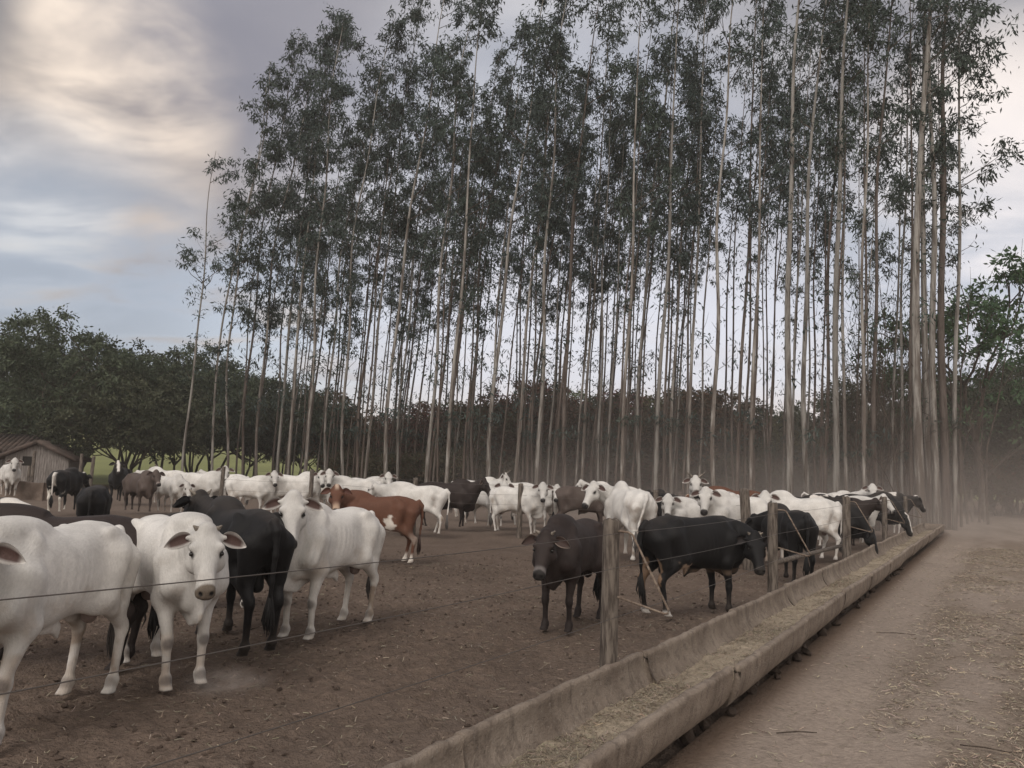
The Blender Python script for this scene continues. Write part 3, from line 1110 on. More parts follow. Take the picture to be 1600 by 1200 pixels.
def make_cow(coat, cell, zp=1.42, yaw=0.0, pitch=52, roll=0.0, neck_yaw=None, legs=(0, 0, 0, 0), hump=0.6, dewlap=1.0, horn=0.0, bull=True,
             ear_drop=0.15, seed=0, muzzle=None, patches=None, tail='down', reach=None, fat=1.0, folds=0.0, tuft=True):
    """one animal, nose along +x, feet on z=0. Returns body mesh and a dict of child meshes."""
    rg = np.random.default_rng(seed + 1000)
    yaw = math.radians(yaw)
    ny = yaw * 0.62 if neck_yaw is None else math.radians(neck_yaw)
    ny = max(-1.9, min(1.9, ny))
    NB = np.array([0.60, 0, 1.08])
    L = 0.52
    if reach is None:
        reach = math.sqrt(max(0.30 ** 2, L * L - (zp - 1.10) ** 2)) if zp > 0.75 else 0.42
    Hb = NB + np.array([reach * math.cos(ny), reach * math.sin(ny), zp - NB[2]])
    pr = math.radians(pitch)
    u = np.array([math.cos(yaw) * math.cos(pr), math.sin(yaw) * math.cos(pr), -math.sin(pr)])
    fwd = np.array([math.cos(yaw), math.sin(yaw), 0])
    w = np.array([fwd[0] * math.sin(pr), fwd[1] * math.sin(pr), math.cos(pr)])
    v = np.cross(w, u)
    if roll:
        r_ = math.radians(roll)
        v, w = v * math.cos(r_) + w * math.sin(r_), w * math.cos(r_) - v * math.sin(r_)
    HS = 1.0
    lo = np.minimum([-1.02, -0.45, 0.0], Hb - 0.62) - 0.0
    hi = np.maximum([0.95, 0.45, 1.62], Hb + 0.62)
    lo[2] = -0.03
    fld = Field(lo, hi, cell)
    tab = BODY.copy()
    tab[:, 3] *= fat * 0.90
    fld.add(lambda P: prof_sdf(P[0], P[1] + 0 * P[0], P[2], tab, 2.25), (-0.85, -0.32, 0.55), (0.9, 0.32, 1.4), 0.05)
    K = 0.06
    if hump:
        fld.ell((0.45, 0, 1.325), (0.20, 0.080, 0.045 + 0.085 * hump), 0.10)
        fld.ell((0.38, 0, 1.335), (0.13, 0.065, 0.015 + 0.10 * hump), 0.08)
    # hip bones, tail head, brisket
    for sg in (-1, 1):
        fld.ell((-0.37, sg * 0.195, 1.245), (0.075, 0.045, 0.060), 0.045)
        fld.ell((-0.74, sg * 0.085, 1.13), (0.06, 0.045, 0.06), 0.045)
    fld.ell((0.68, 0, 0.76), (0.11, 0.09, 0.12), 0.07)
    # legs
    joints = []
    for q, (sx, sg) in enumerate(((1, 1), (1, -1), (-1, 1), (-1, -1))):
        dx = legs[q]
        if sx > 0:
            sh = np.array([0.50, sg * 0.150, 1.02])
            pt = np.array([0.62, sg * 0.150, 0.86])
            el = np.array([0.43 + dx * 0.12, sg * 0.165, 0.74])
            kn = np.array([0.475 + dx * 0.62, sg * 0.145, 0.405 + 0.03 * abs(dx)])
            fe = np.array([0.465 + dx, sg * 0.140, 0.125])
            ho = np.array([0.495 + dx, sg * 0.142, 0.040])
            fld.cap(sh, pt, 0.135, 0.105, 0.05)
            fld.cap(sh, el, 0.125, 0.088, 0.05)
            fld.cap(pt, el, 0.10, 0.085, 0.05)
            fld.cap(el, kn + [0, 0, 0.05], 0.078, 0.042, 0.05)
            fld.ell(kn + [0.004, 0, 0], (0.047, 0.046, 0.062), 0.025)
            fld.cap(kn, fe, 0.036, 0.030, 0.025)
            joints += [kn, fe]
        else:
            hp = np.array([-0.42, sg * 0.150, 1.08])
            bt = np.array([-0.64, sg * 0.130, 1.02])
            st = np.array([-0.34 + dx * 0.25, sg * 0.185, 0.80])
            gk = np.array([-0.58 + dx * 0.3, sg * 0.155, 0.72])
            hk = np.array([-0.655 + dx * 0.75, sg * 0.150, 0.50])
            fe = np.array([-0.595 + dx, sg * 0.145, 0.135])
            ho = np.array([-0.555 + dx, sg * 0.147, 0.040])
            fld.cap(hp, st, 0.165, 0.095, 0.06)
            fld.cap(bt, gk, 0.135, 0.078, 0.06)
            fld.cap(st, hk + [0.03, 0, 0.05], 0.088, 0.040, 0.05)
            fld.cap(gk, hk, 0.064, 0.030, 0.04)
            fld.ell(hk + [-0.012, 0, 0.02], (0.055, 0.042, 0.075), 0.03)
            fld.cap(hk, fe, 0.038, 0.030, 0.025)
            joints += [hk, fe]
        fld.ell(fe, (0.045, 0.043, 0.045), 0.03)
        fld.cap(fe, ho + [0.01, 0, 0.01], 0.036, 0.045, 0.03)
        fld.ell(ho + [0.006, 0.021, 0.0], (0.062, 0.029, 0.052), 0.012)
        fld.ell(ho + [0.006, -0.021, 0.0], (0.062, 0.029, 0.052), 0.012)
    for sg in (-1, 1):
        fld.cap((0.40, sg * 0.135, 1.24), (0.60, sg * 0.185, 0.92), 0.055, 0.060, 0.045)
        fld.ell((0.24, sg * 0.33, 1.02), (0.05, 0.05, 0.22), 0.10, sub=True)
        fld.ell((-0.24, sg * 0.315, 1.16), (0.09, 0.05, 0.10), 0.12, sub=True)
    # flank folds
    for sg in (-1, 1):
        fld.ell((-0.27, sg * 0.17, 0.77), (0.13, 0.05, 0.09), 0.08)
    # neck, along a bent centre line
    P0, P2 = NB, Hb + u * 0.02 - w * 0.05
    P1 = NB + np.array([0.24, 0.05 * math.sin(ny), 0.30 * (zp - 1.08) + 0.05])
    segs = []
    for f in np.linspace(0, 1, 6):
        segs.append((1 - f) ** 2 * P0 + 2 * f * (1 - f) * P1 + f * f * P2)
    up = np.array([0, 0, 1.0])
    for q in range(5):
        f0, f1 = q / 5, (q + 1) / 5
        r0, r1 = 0.145 - 0.070 * f0, 0.145 - 0.070 * f1
        a, b = segs[q], segs[q + 1]
        fld.cap(a + up * (0.09 - 0.06 * f0), b + up * (0.09 - 0.06 * f1), r0 * 0.72, r1 * 0.72, 0.06)
        fld.cap(a, b, r0 * 0.92, r1 * 0.9, 0.06)
        fld.cap(a - up * (0.17 - 0.11 * f0), b - up * (0.17 - 0.11 * f1), r0 * 0.70, r1 * 0.70, 0.07)
    # dewlap
    if dewlap:
        pts = [Hb + u * 0.20 - w * 0.14, segs[4] - up * 0.15, segs[3] - up * (0.20 + 0.03 * dewlap), segs[2] - up * (0.26 + 0.05 * dewlap), segs[1] - up * (0.33 + 0.05 * dewlap),
               np.array([0.72, 0, 0.69 - 0.04 * dewlap]), np.array([0.58, 0, 0.625 - 0.025 * dewlap]), np.array([0.42, 0, 0.61])]
        rr = [0.030, 0.045, 0.055, 0.062, 0.068, 0.068, 0.05, 0.035]
        for q in range(len(pts) - 1):
            fld.cap(pts[q], pts[q + 1], rr[q], rr[q + 1], 0.035, 3.2)
    # head in its own frame
    hc = Hb + u * 0.25 * HS
    rad = 0.34

    def headf(P):
        X = [P[i] - Hb[i] for i in range(3)]
        s = (X[0] * u[0] + X[1] * u[1] + X[2] * u[2]) / HS
        b_ = (X[0] * v[0] + X[1] * v[1] + X[2] * v[2]) / HS
        c_ = (X[0] * w[0] + X[1] * w[1] + X[2] * w[2]) / HS
        return prof_sdf(s, b_, c_, HEAD, 2.5, zc=False) * HS
    fld.add(headf, hc - rad, hc + rad, 0.03)

    def hp_(s, b_, c_):
        return Hb + (u * s + v * b_ + w * c_) * HS

    for sg in (-1, 1):
        fld.ell(hp_(0.145, sg * 0.098, 0.045), (0.030,) * 3, 0.04)       # brow
        fld.ell(hp_(0.185, sg * 0.118, 0.022), (0.020,) * 3, 0.015, sub=True)   # eye socket
        fld.ell(hp_(0.20, sg * 0.075, -0.09), (0.07,) * 3, 0.05)          # cheek
        fld.ell(hp_(0.505, sg * 0.040, 0.010), (0.015,) * 3, 0.012, sub=True)   # nostril
        fld.cap(hp_(0.03, sg * 0.09, 0.0), hp_(0.035, sg * 0.135, 0.0), 0.026, 0.018, 0.035)   # ear root
    fld.ell(hp_(-0.015, 0, 0.045), (0.055,) * 3, 0.05)
    fld.cap(hp_(0.40, 0, -0.085), hp_(0.475, 0, -0.082), 0.034, 0.026, 0.03)
    # sheath and scrotum
    if bull:
        fld.cap((0.05, 0, 0.645), (-0.11, 0, 0.615), 0.06, 0.040, 0.06, 1.5)
        fld.cap((-0.09, 0, 0.61), (-0.13, 0, 0.545), 0.034, 0.017, 0.03, 1.2)
        fld.cap((-0.47, 0, 0.76), (-0.485, 0, 0.63), 0.055, 0.058, 0.05)
    # tail
    if tail == 'down':
        tl = [(-0.77, 0, 1.235), (-0.835, 0.0, 1.16), (-0.845, 0.005, 0.95), (-0.825, 0.012, 0.72), (-0.81, 0.016, 0.55)]
    elif tail == 'side':
        tl = [(-0.77, 0, 1.235), (-0.84, 0.03, 1.15), (-0.86, 0.10, 0.95), (-0.86, 0.17, 0.74), (-0.84, 0.20, 0.56)]
    else:
        tl = [(-0.77, 0, 1.235), (-0.90, 0.02, 1.31), (-1.00, 0.03, 1.22), (-1.00, 0.03, 1.0), (-0.97, 0.03, 0.85)]
    tr = [0.046, 0.034, 0.026, 0.022, 0.018]
    mc = cell * 0.85
    for q in range(4):
        fld.cap(tl[q], tl[q + 1], max(tr[q], mc), max(tr[q + 1], mc), 0.025)
    fld.add(lambda P: (0.004 - P[2]) + 0 * P[0] + 0 * P[1], lo, (hi[0], hi[1], 0.0), 0.004, sub=True)
    if True:   # flat soles: keep z > 0
        zz = fld.ax[2]
        fld.d = np.maximum(fld.d, (0.002 - zz)[None, None, :])
    V, Q = fld.nets()
    # light smoothing
    for _ in range(2):
        acc = np.zeros_like(V)
        cnt = np.zeros(len(V))
        for a in range(4):
            np.add.at(acc, Q[:, a], V[Q[:, (a + 1) % 4]])
            np.add.at(cnt, Q[:, a], 1)
        ok = cnt > 0
        V[ok] = V[ok] * 0.55 + 0.45 * acc[ok] / cnt[ok][:, None]
    # skin folds on neck and chest
    if folds:
        z_ = V[:, 2]
        msk = sstep(V[:, 0], 0.40, 0.62) * sstep(-np.abs(z_ - 1.0), -0.32, -0.12) * sstep(np.abs(V[:, 1]), 0.03, 0.08)
        ph = V[:, 0] * 62 + 7 * vnoise(V, 3, seed, 2) + z_ * 9
        V[:, 1] += np.sign(V[:, 1]) * msk * folds * 0.007 * np.sin(ph)
    # ribs showing faintly through the hide
    z_ = V[:, 2]
    rib = sstep(V[:, 0], -0.22, -0.08) * sstep(-V[:, 0], -0.34, -0.20) * sstep(z_, 0.76, 0.88) * sstep(-z_, -1.20, -1.06) * sstep(np.abs(V[:, 1]), 0.14, 0.2)
    V[:, 1] += np.sign(V[:, 1]) * rib * 0.0017 * np.sin(2 * math.pi * (V[:, 0] + 0.12 * z_) / 0.078)
    # ---- colours
    N = len(V)
    base = np.array(COATS[coat])
    C = np.tile(base, (N, 1))
    X = V - Hb
    s, b_, c_ = X @ u / HS, X @ v / HS, X @ w / HS
    hm = (np.abs(b_) < 0.17) & (c_ > -0.22) & (c_ < 0.16) & (s > -0.12) & (s < 0.60)
    nz = vnoise(V, 3.0, seed, 3)
    nf = vnoise(V, 11.0, seed + 5, 2)

    def blend(m_, c):
        nonlocal C
        m_ = np.clip(m_, 0, 1)[:, None]
        C = C * (1 - m_) + np.array(c) * m_
    if coat == 'white':
        greyf = sstep(V[:, 0], 0.30, 0.62) * 0.50 + 0.30 * sstep(nz, -0.1, 0.5)
        blend(greyf, (0.40, 0.385, 0.365))
        blend(sstep(-V[:, 2], -0.62, -0.25) * (0.25 + 0.3 * sstep(nf, -0.3, 0.5)), (0.34, 0.275, 0.225))       # dusty legs
        blend(sstep(nf + nz, 0.05, 0.6) * 0.45 * sstep(-V[:, 2], -1.1, -0.7), (0.42, 0.35, 0.29))
        stain = sstep(vnoise(V, 5.0, seed + 9, 3) + 0.5 * nf, 0.12, 0.5) * (0.25 + 0.75 * sstep(-V[:, 0], 0.30, 0.62) + 0.6 * sstep(-V[:, 2], -0.72, -0.45))
        blend(0.55 * stain * sstep(-V[:, 2], -1.22, -1.0), (0.25, 0.19, 0.145))
        blend(0.30 * sstep(vnoise(V, 7.5, seed + 21, 2), 0.15, 0.5), (0.40, 0.385, 0.37))
        for q, j in enumerate(joints):
            if q % 2 == 0 and q < 4:
                d = np.linalg.norm((V - (j + [0.045, 0, -0.01])) / np.array([0.05, 0.06, 0.05]), axis=1)
                blend(sstep(-d, -1.25, -0.5) * 0.75, (0.10, 0.085, 0.08))
            if q % 2 == 1:
                d = np.linalg.norm((V - (j + [0.04, 0, -0.0])) / np.array([0.05, 0.06, 0.045]), axis=1)
                blend(sstep(-d, -1.3, -0.5) * (0.75 if q < 4 else 0.5), (0.10, 0.082, 0.075))
        mz = muzzle or (0.028, 0.025, 0.025)
    elif coat == 'red':
        blend(sstep(-V[:, 2], -0.75, -0.45) * sstep(nz, -0.15, 0.25) * (V[:, 0] < 0), (0.52, 0.46, 0.40))
        blend(sstep(-V[:, 2], -0.30, -0.2), (0.55, 0.50, 0.45))
        d = np.linalg.norm((V - np.array([-0.28, -0.22, 0.78])) / np.array([0.12, 0.15, 0.15]), axis=1)
        d2 = np.linalg.norm((V - np.array([-0.28, 0.22, 0.78])) / np.array([0.12, 0.15, 0.15]), axis=1)
        blend(sstep(-(np.minimum(d, d2) + 0.9 * nf), -1.1, -0.9), (0.55, 0.50, 0.45))
        blend(hm * sstep(s, 0.28, 0.42), (0.42, 0.30, 0.22))
        blend(hm * sstep(-np.abs(b_), -0.05, -0.02) * sstep(-s, -0.10, 0.0), (0.48, 0.36, 0.28))
        mz = muzzle or (0.02, 0.018, 0.018)
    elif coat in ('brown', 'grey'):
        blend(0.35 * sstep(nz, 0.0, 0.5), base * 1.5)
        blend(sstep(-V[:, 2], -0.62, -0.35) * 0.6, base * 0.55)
        blend(hm * sstep(s, 0.375, 0.425) * 0.9, base * 2.0 + 0.10)
        mz = muzzle or (0.02, 0.017, 0.016)
    else:
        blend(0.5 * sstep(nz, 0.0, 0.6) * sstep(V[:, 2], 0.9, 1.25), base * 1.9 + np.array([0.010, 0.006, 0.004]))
        blend(0.6 * sstep(V[:, 2] + 0.10 * nz, 1.22, 1.34), (0.040, 0.033, 0.029))  # brown sheen along the back, put into the coat colour
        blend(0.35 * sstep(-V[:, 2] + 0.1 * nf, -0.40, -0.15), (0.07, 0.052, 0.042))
        mz = muzzle or (0.025, 0.021, 0.019)
        if patches == 'feet':
            blend(sstep(-V[:, 2], -0.17, -0.11) * (V[:, 0] < 0), (0.62, 0.58, 0.54))
            d = np.linalg.norm((V - np.array([-0.30, 0, 0.66])) / np.array([0.17, 0.3, 0.13]), axis=1) + 0.6 * nf
            blend(sstep(-d, -1.05, -0.9), (0.36, 0.26, 0.19))
            d = np.linalg.norm((V - np.array([-0.70, 0, 0.55])) / np.array([0.07, 0.3, 0.25]), axis=1) + 0.6 * nf
            blend(sstep(-d, -1.05, -0.9) * 0.8, (0.22, 0.14, 0.09))
            blend(sstep(-np.abs(V[:, 2] - 0.60), -0.05, -0.02) * sstep(V[:, 0], -0.1, 0.0) * 0.5, (0.20, 0.14, 0.10))
        if patches == 'legs':
            blend(sstep(-V[:, 2], -0.62, -0.5) * sstep(nz + 0.5 * nf, -0.1, 0.05), (0.60, 0.56, 0.52))
        if patches == 'rear':
            blend(sstep(-V[:, 2] - 0.55 * V[:, 0] + 0.35 * nz + 0.15 * nf, -0.36, -0.32), (0.60, 0.56, 0.50))
            blend(sstep(-np.abs(V[:, 1]), -0.06, -0.03) * sstep(-V[:, 0], 0.66, 0.72), (0.62, 0.58, 0.54))
    if coat == 'pied' and patches not in ('rear', 'legs', 'feet', 'blaze'):
        ptn = vnoise(V + seed, 2.3, seed + 2, 2) + 0.18 * nf
        thr = 0.10 if patches is None else patches
        blend(sstep(ptn, thr, thr + 0.05), (0.62, 0.58, 0.54))
        blend(sstep(-V[:, 2], -0.5, -0.4), (0.60, 0.56, 0.52))
    if patches == 'blaze' or coat == 'pied':
        blend(hm * sstep(-np.abs(b_ + 0.02 * nf), -0.055, -0.035) * (c_ > -0.02) * sstep(-s, -0.44, -0.40), (0.66, 0.62, 0.58))
    # muzzle, eyes, hooves
    blend(hm * sstep(s + 0.14 * c_ + 0.9 * b_ ** 2 * -1 + 0.012 * nf + 0.03 * (c_ < -0.04) * -1, 0.437, 0.458), mz)
    for sg in (-1, 1):
        d = np.linalg.norm(np.stack([s - 0.507, b_ - sg * 0.040, c_ - 0.012], 1) / np.array([0.02, 0.016, 0.018]), axis=1)
        blend(hm * sstep(-d, -1.3, -0.8), (0.008, 0.007, 0.007))
    for sg in (-1, 1):
        d = np.linalg.norm(np.stack([s - 0.185, b_ - sg * 0.108, c_ - 0.02], 1) / np.array([0.040, 0.04, 0.026]), axis=1)
        blend(hm * sstep(-d, -1.25, -0.7) * 0.92, (0.016, 0.014, 0.013))
    hoofc = (0.055, 0.045, 0.040) if coat != 'brown' else (0.06, 0.05, 0.045)
    blend(sstep(-V[:, 2], -0.072, -0.055), hoofc)
    blend(sstep(-V[:, 2], -0.05, 0.0) * 0.5, (0.11, 0.08, 0.06))
    if bull and coat == 'white':
        d = np.abs(V[:, 1]) / 0.10
        blend((V[:, 2] < 0.74) * (np.abs(V[:, 0] + 0.48) < 0.11) * sstep(-d, -1.0, -0.6) * 0.8, (0.16, 0.10, 0.085))
    # tail switch colour near its end is in the child hair
    # ---- ears: thin cupped leaves joined to the head
    EV, EQ, EC = [], [], []
    no = len(V)
    na, nb = 13, 9
    for sg in (-1, 1):
        root = hp_(0.035, sg * 0.115, 0.0)
        e = unit(v * sg * 1.0 - w * 0.05 + u * ear_drop - fwd * 0.10)
        nrm = unit(w * 0.85 + u * 0.55)
        g_ = unit(np.cross(nrm, e))
        nrm = unit(np.cross(e, g_))
        EL, EW = 0.180, 0.060
        top, bot = [], []
        for a in np.linspace(0, 1, na):
            wid = EW * (math.sin(math.pi * min(1, (0.10 + 0.90 * a)) ** 0.85) ** 0.75) if a < 1 else 0.002
            wid = max(wid, 0.004)
            for c in np.linspace(-1, 1, nb):
                cup = 0.030 * (abs(c) ** 1.7 - 0.55) * (1 - 0.6 * a)
                p = root + e * (EL * a) + g_ * (wid * c) + nrm * (cup + 0.0) - up * (0.045 * a * a)
                top.append(p + nrm * 0.004)
                bot.append(p - nrm * (0.007 * (1 - abs(c)) + 0.003))
        G = np.array(top + bot)
        m_ = na * nb
        Qe = []
        for a in range(na - 1):
            for c in range(nb - 1):
                i0 = a * nb + c
                f_ = (i0, i0 + 1, i0 + nb + 1, i0 + nb)
                b2 = tuple(x + m_ for x in f_[::-1])
                Qe += [f_, b2] if sg > 0 else [f_[::-1], b2[::-1]]
            for c in (0, nb - 1):
                i0, i1 = a * nb + c, (a + 1) * nb + c
                Qe.append((i0, i1, i1 + m_, i0 + m_))
        ec = np.tile(base, (2 * m_, 1))
        inn = {'white': (0.075, 0.044, 0.038), 'red': (0.10, 0.045, 0.035), 'brown': (0.055, 0.035, 0.03), 'grey': (0.07, 0.05, 0.045)}.get(coat, (0.022, 0.018, 0.018))
        a_ = np.repeat(np.linspace(0, 1, na), nb)
        cc = np.abs(np.tile(np.linspace(-1, 1, nb), na))
        mk = (sstep(-cc, -0.95, -0.6) * sstep(-a_, -1.0, -0.75))[:, None]
        ec[:m_] = ec[:m_] * (1 - mk) + np.array(inn) * mk
        if coat in ('white',):
            tipm = sstep(a_, 0.72, 1.0)[:, None] * 0.6
            ec[m_:] = ec[m_:] * (1 - tipm) + np.array((0.12, 0.10, 0.09)) * tipm
        if coat == 'brown':
            rim = sstep(cc, 0.75, 0.95)[:, None] * 0.8
            ec[:m_] = ec[:m_] * (1 - rim) + np.array((0.42, 0.34, 0.29)) * rim
        EV.append(G)
        EQ.append(np.array(Qe) + no)
        EC.append(ec)
        no += len(G)
    V2 = np.vstack([V] + EV)
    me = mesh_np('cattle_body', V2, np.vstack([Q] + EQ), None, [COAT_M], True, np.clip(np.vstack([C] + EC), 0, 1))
    kids = []
    # eyes
    ev = SPH
    for sg in (-1, 1):
        c = hp_(0.185, sg * 0.106, 0.020)
        kids.append(('eye', mesh_np('eye', c + ev * 0.0185 * HS, None, SPHT, [EYE_M])))
    if horn > 0:
        for sg in (-1, 1):
            a = hp_(-0.015, sg * 0.070, 0.045)
            P = [a - (w + v * sg) * 0.01]
            for f in np.linspace(0.25, 1, 5):
                P.append(a + (v * sg * (0.75 + 0.15 * f) + w * (0.35 + 0.5 * f) - u * 0.3) * horn * f)
            mb = MB()
            r0 = 0.022 + 0.05 * min(horn, 0.15)
            mb.tube(P, np.linspace(r0, r0 * 0.28, 6), 10)
            kids.append(('horn', mb.mesh('horn', [HORN_M])))
    # tail switch: a bundle of hair strands
    if tuft:
        mb = MB()
        t0 = np.array(tl[-1])
        r_ = np.random.default_rng(seed)
        cols = []
        for q in range(22):
            o_ = r_.normal(0, 0.012, 3) * np.array([1, 1, 0.5])
            l_ = r_.uniform(0.20, 0.32)
            sp = r_.normal(0, 0.022, 2)
            P = [t0 + o_ * 0.4 + [0, 0, 0.06], t0 + o_ + [sp[0] * 0.6, sp[1] * 0.6, -l_ * 0.35], t0 + o_ + [sp[0], sp[1], -l_ * 0.7], t0 + o_ * 0.8 + [sp[0] * 0.5, sp[1] * 0.5, -l_]]
            mb.tube(P, [0.010, 0.012, 0.009, 0.002], 5)
        n_ = mb.n
        tc_ = {'white': (0.10, 0.09, 0.085), 'red': (0.05, 0.03, 0.025)}.get(coat, (0.012, 0.011, 0.011))
        kids.append(('tail_hair', mb.mesh('tail_hair', [COAT_M], True, np.tile(np.array(tc_), (n_, 1)))))
    return me, kids


def place(label, coat, X, Y, hd, scale=1.0, look='cam', look_off=0.0, seed=0, group=None, cat=None, **kw):
    """hd and look in degrees, 0 = +X, 90 = away from the camera"""
    cell = min(max(0.0125, Y * 0.0015), 0.030)
    if look == 'cam':
        lw = math.degrees(math.atan2(-Y, -X)) + look_off
    else:
        lw = hd + look
    yaw = (lw - hd + 180) % 360 - 180
    yaw = max(-125, min(125, yaw))
    me, kids = make_cow(coat, cell, yaw=yaw, seed=seed, tuft=Y < 32, **kw)
    nm = 'bull' if kw.get('bull', True) else 'cow'
    XY = np.array([[X, Y]])
    z = float(terrain(XY)[0] + 0.05 * vnoise(XY, 0.45, 1, 3)[0])
    o = obj(nm, me, None, (X, Y, z - 0.004), math.radians(hd), scale)
    for n, m in kids:
        if n == 'eye' and Y > 33:
            bpy.data.meshes.remove(m)
            continue
        obj(n, m, o)
    tag(o, label, cat or nm, group)
    return o


def feet(f, r):
    """heading and centre from the ground points under the front and the hind feet"""
    a, b = pl(*f)[:2], pl(*r)[:2]
    d = a - b
    c = (a + b) / 2
    return c[0], c[1], math.degrees(math.atan2(d[1], d[0]))


def pxz(px, Z):
    p = at(px, Z)
    return p[0], p[1]


# --- near animals
X, Y, h = feet((-42, 1173), (136, 1092))
place('large white bull cut off by the left edge, its rump and side nearest the camera', 'white', X, Y, h, 0.98, 'cam', -10, 11, zp=1.26, pitch=52, reach=0.24, hump=0.2, folds=0.4, legs=(0.10, 0.0, -0.03, 0.06), fat=1.03)
X, Y, h = feet((282, 1080), (222, 1040))
place('white young bull facing the camera with lowered head, horn buds and yellowish muzzle', 'white', X, Y, h, 0.97, 'cam', 3, 12, zp=1.27, pitch=54, horn=0.035, hump=0.1, legs=(0.02, 0.07, -0.02, 0.05),
      muzzle=(0.125, 0.10, 0.078), reach=0.34, folds=0.7)
X, Y, h = feet((326, 992), (405, 1032))
place('black bull facing away with turned head, beside the white bull with horn buds', 'black', X, Y, h, 1.0, 8, 0, 13, zp=1.36, pitch=38, horn=0.06, legs=(0.0, 0.03, -0.05, 0.04), hump=0.3, fat=0.93)
X, Y, h = feet((457, 1008), (556, 978))
place('white bull with wrinkled neck and dark ears staring at the camera, alone in mid yard', 'white', X, Y, h, 0.98, 'cam', 2, 14, zp=1.45, pitch=60, hump=0.25, dewlap=1.6, folds=1.0, legs=(0.02, 0.05, -0.02, 0.05), reach=0.26)
X, Y, h = feet((858, 1000), (925, 972))
place('dark brown bull with pale edged ears facing the camera, left of the thick fence post', 'brown', X, Y, h, 0.92, 'cam', -14, 15, zp=1.17, pitch=56, horn=0.05, hump=0.25, legs=(-0.03, 0.03, 0.0, 0.05), dewlap=0.8, reach=0.30)
X, Y, h = feet((1150, 962), (1006, 972))
place('black bull with white hind feet, standing behind the trough right of the thick post', 'black', X, Y, h, 0.96, 'cam', 14, 16, zp=1.08, pitch=58, patches='feet', hump=0.0, legs=(0.0, 0.05, -0.06, 0.06), horn=0.035, dewlap=1.3, reach=0.40)
x, y = pxz(95, 6.75)
place('dark brown bull whose back rises behind the large white bull at the left edge', 'brown', x - 0.1, y, 188, 0.97, 6, 0, 17, zp=1.2, hump=0.2)
x, y = pxz(5, 8.9)
place('black and white cow at the left edge with only its lowered head showing', 'pied', x - 0.55, y + 0.2, -14, 0.95, 0, 0, 18, zp=1.02, pitch=30, patches=0.3, hump=0.0, bull=False)
x, y = pxz(356, 9.4)
place('pied cow hidden behind the black bull, one white blotched leg showing beneath it', 'pied', x - 0.25, y, 20, 0.86, 10, 0, 19, zp=0.80, patches='legs', hump=0.0, bull=False)
X, Y, h = pxz(586, 14.3) + (184,)
place('red brown bull with white flank patch and white legs, black muzzle toward the camera', 'red', X, Y, h, 0.94, 'cam', 6, 20, zp=1.44, pitch=58, hump=0.35, legs=(0, .05, -.08, .05), tail='down', reach=0.34)

# --- left far group
hg = 'far herd behind the yard fence'
x, y = pxz(12, 31.5)
place('white cow standing alone at the far left edge facing the camera', 'white', x, y, -50, 1.04, 'cam', 0, 31, zp=1.50, bull=False, hump=.3)
x, y = pxz(97, 24.2)
place('black bull with white hindquarters and white ear patch beside the low pen wall', 'pied', x, y, 98, 1.03, -14, 0, 32, zp=1.18, patches='rear', hump=0.1)
x, y = pxz(141, 15.2)
place('black bull seen squarely from behind, its rounded rump before the pied bull', 'black', x, y, 112, 0.92, 20, 0, 33, zp=0.9, hump=0.0, fat=1.1)
x, y = pxz(214, 25.2)
place('grey brown bull with dark ears walking right in front of the pasture', 'grey', x, y, -40, 1.0, 'cam', 22, 34, zp=1.38, hump=0.5, legs=(.05, -.1, -.1, .1))
x, y = pxz(184, 30.5)
place('black cow with white forehead blaze behind the grey brown bull', 'pied', x, y, -75, 1.05, 'cam', 8, 35, zp=1.52, patches='blaze', hump=0.1, bull=False)
x, y = pxz(264, 25.5)
place('thin white calf with lowered head right of the grey brown bull', 'white', x, y, -40, 0.93, -4, 0, 36, zp=1.12, pitch=62, hump=0.8, bull=False, legs=(.05, -.08, 0, .1), fat=.9)
x, y = pxz(256, 30)
place('white cow with only its back showing behind the thin white calf', 'white', x, y, 172, 1.05, 0, 0, 37, zp=1.2, bull=False)
x, y = pxz(312, 26.2)
place('white cow turned to the camera left of the leaning dark post', 'white', x, y, -12, 1.04, 'cam', 4, 38, zp=1.50, hump=.25)
x, y = pxz(352, 28.5)
place('white cow with its rump showing right of the leaning dark post', 'white', x, y, 168, 1.02, 0, 0, 39, zp=1.36, hump=.2, bull=False)
x, y = pxz(387, 25.4)
place('white bull standing side on behind the black bull, head raised toward the camera', 'white', x, y, -6, 0.98, 'cam', 8, 40, zp=1.49, hump=.1, legs=(.06, -.04, -.1, .08))
x, y = pxz(456, 25.6)
place('white bull whose head shows behind the grey post in the far herd', 'white', x, y, -8, 1.06, 'cam', 10, 41, zp=1.42, hump=.7)
x, y = pxz(498, 28.5)
place('white cow with its head between the grey post and the red brown bull', 'white', x - .3, y, -30, 1.05, 'cam', 0, 42, zp=1.52, bull=False, hump=.3)
x, y = pxz(536, 25.0)
place('white cow with dark ears looking over the back of the red brown bull', 'white', x + .3, y, 205, 1.04, 'cam', 0, 43, zp=1.50, bull=False, hump=.2)
x, y = pxz(568, 26.6)
place('white cow looking at the camera left of the post by the red brown rump', 'white', x, y, -20, 1.05, 'cam', 8, 44, zp=1.47, hump=.1, bull=False)
x, y = pxz(648, 20.6)
place('white bull with lowered head walking left behind the red brown bull', 'white', x, y, 172, 1.02, -8, 0, 45, zp=1.26, pitch=40, hump=0.15, legs=(0, .05, -.05, .12), bull=False)
x, y = pxz(694, 22.8)
place('dark brown bull with head to the right behind the walking white bull', 'brown', x, y, 4, 1.05, -22, 0, 46, zp=1.42, pitch=56, hump=0.55, legs=(.03, -.06, 0, .1))
x, y = pxz(742, 27.5)
place('white horned bull with its back and hump showing above the dark brown bull', 'white', x, y, -6, 1.08, -20, 0, 47, zp=1.52, hump=.7, horn=.16)
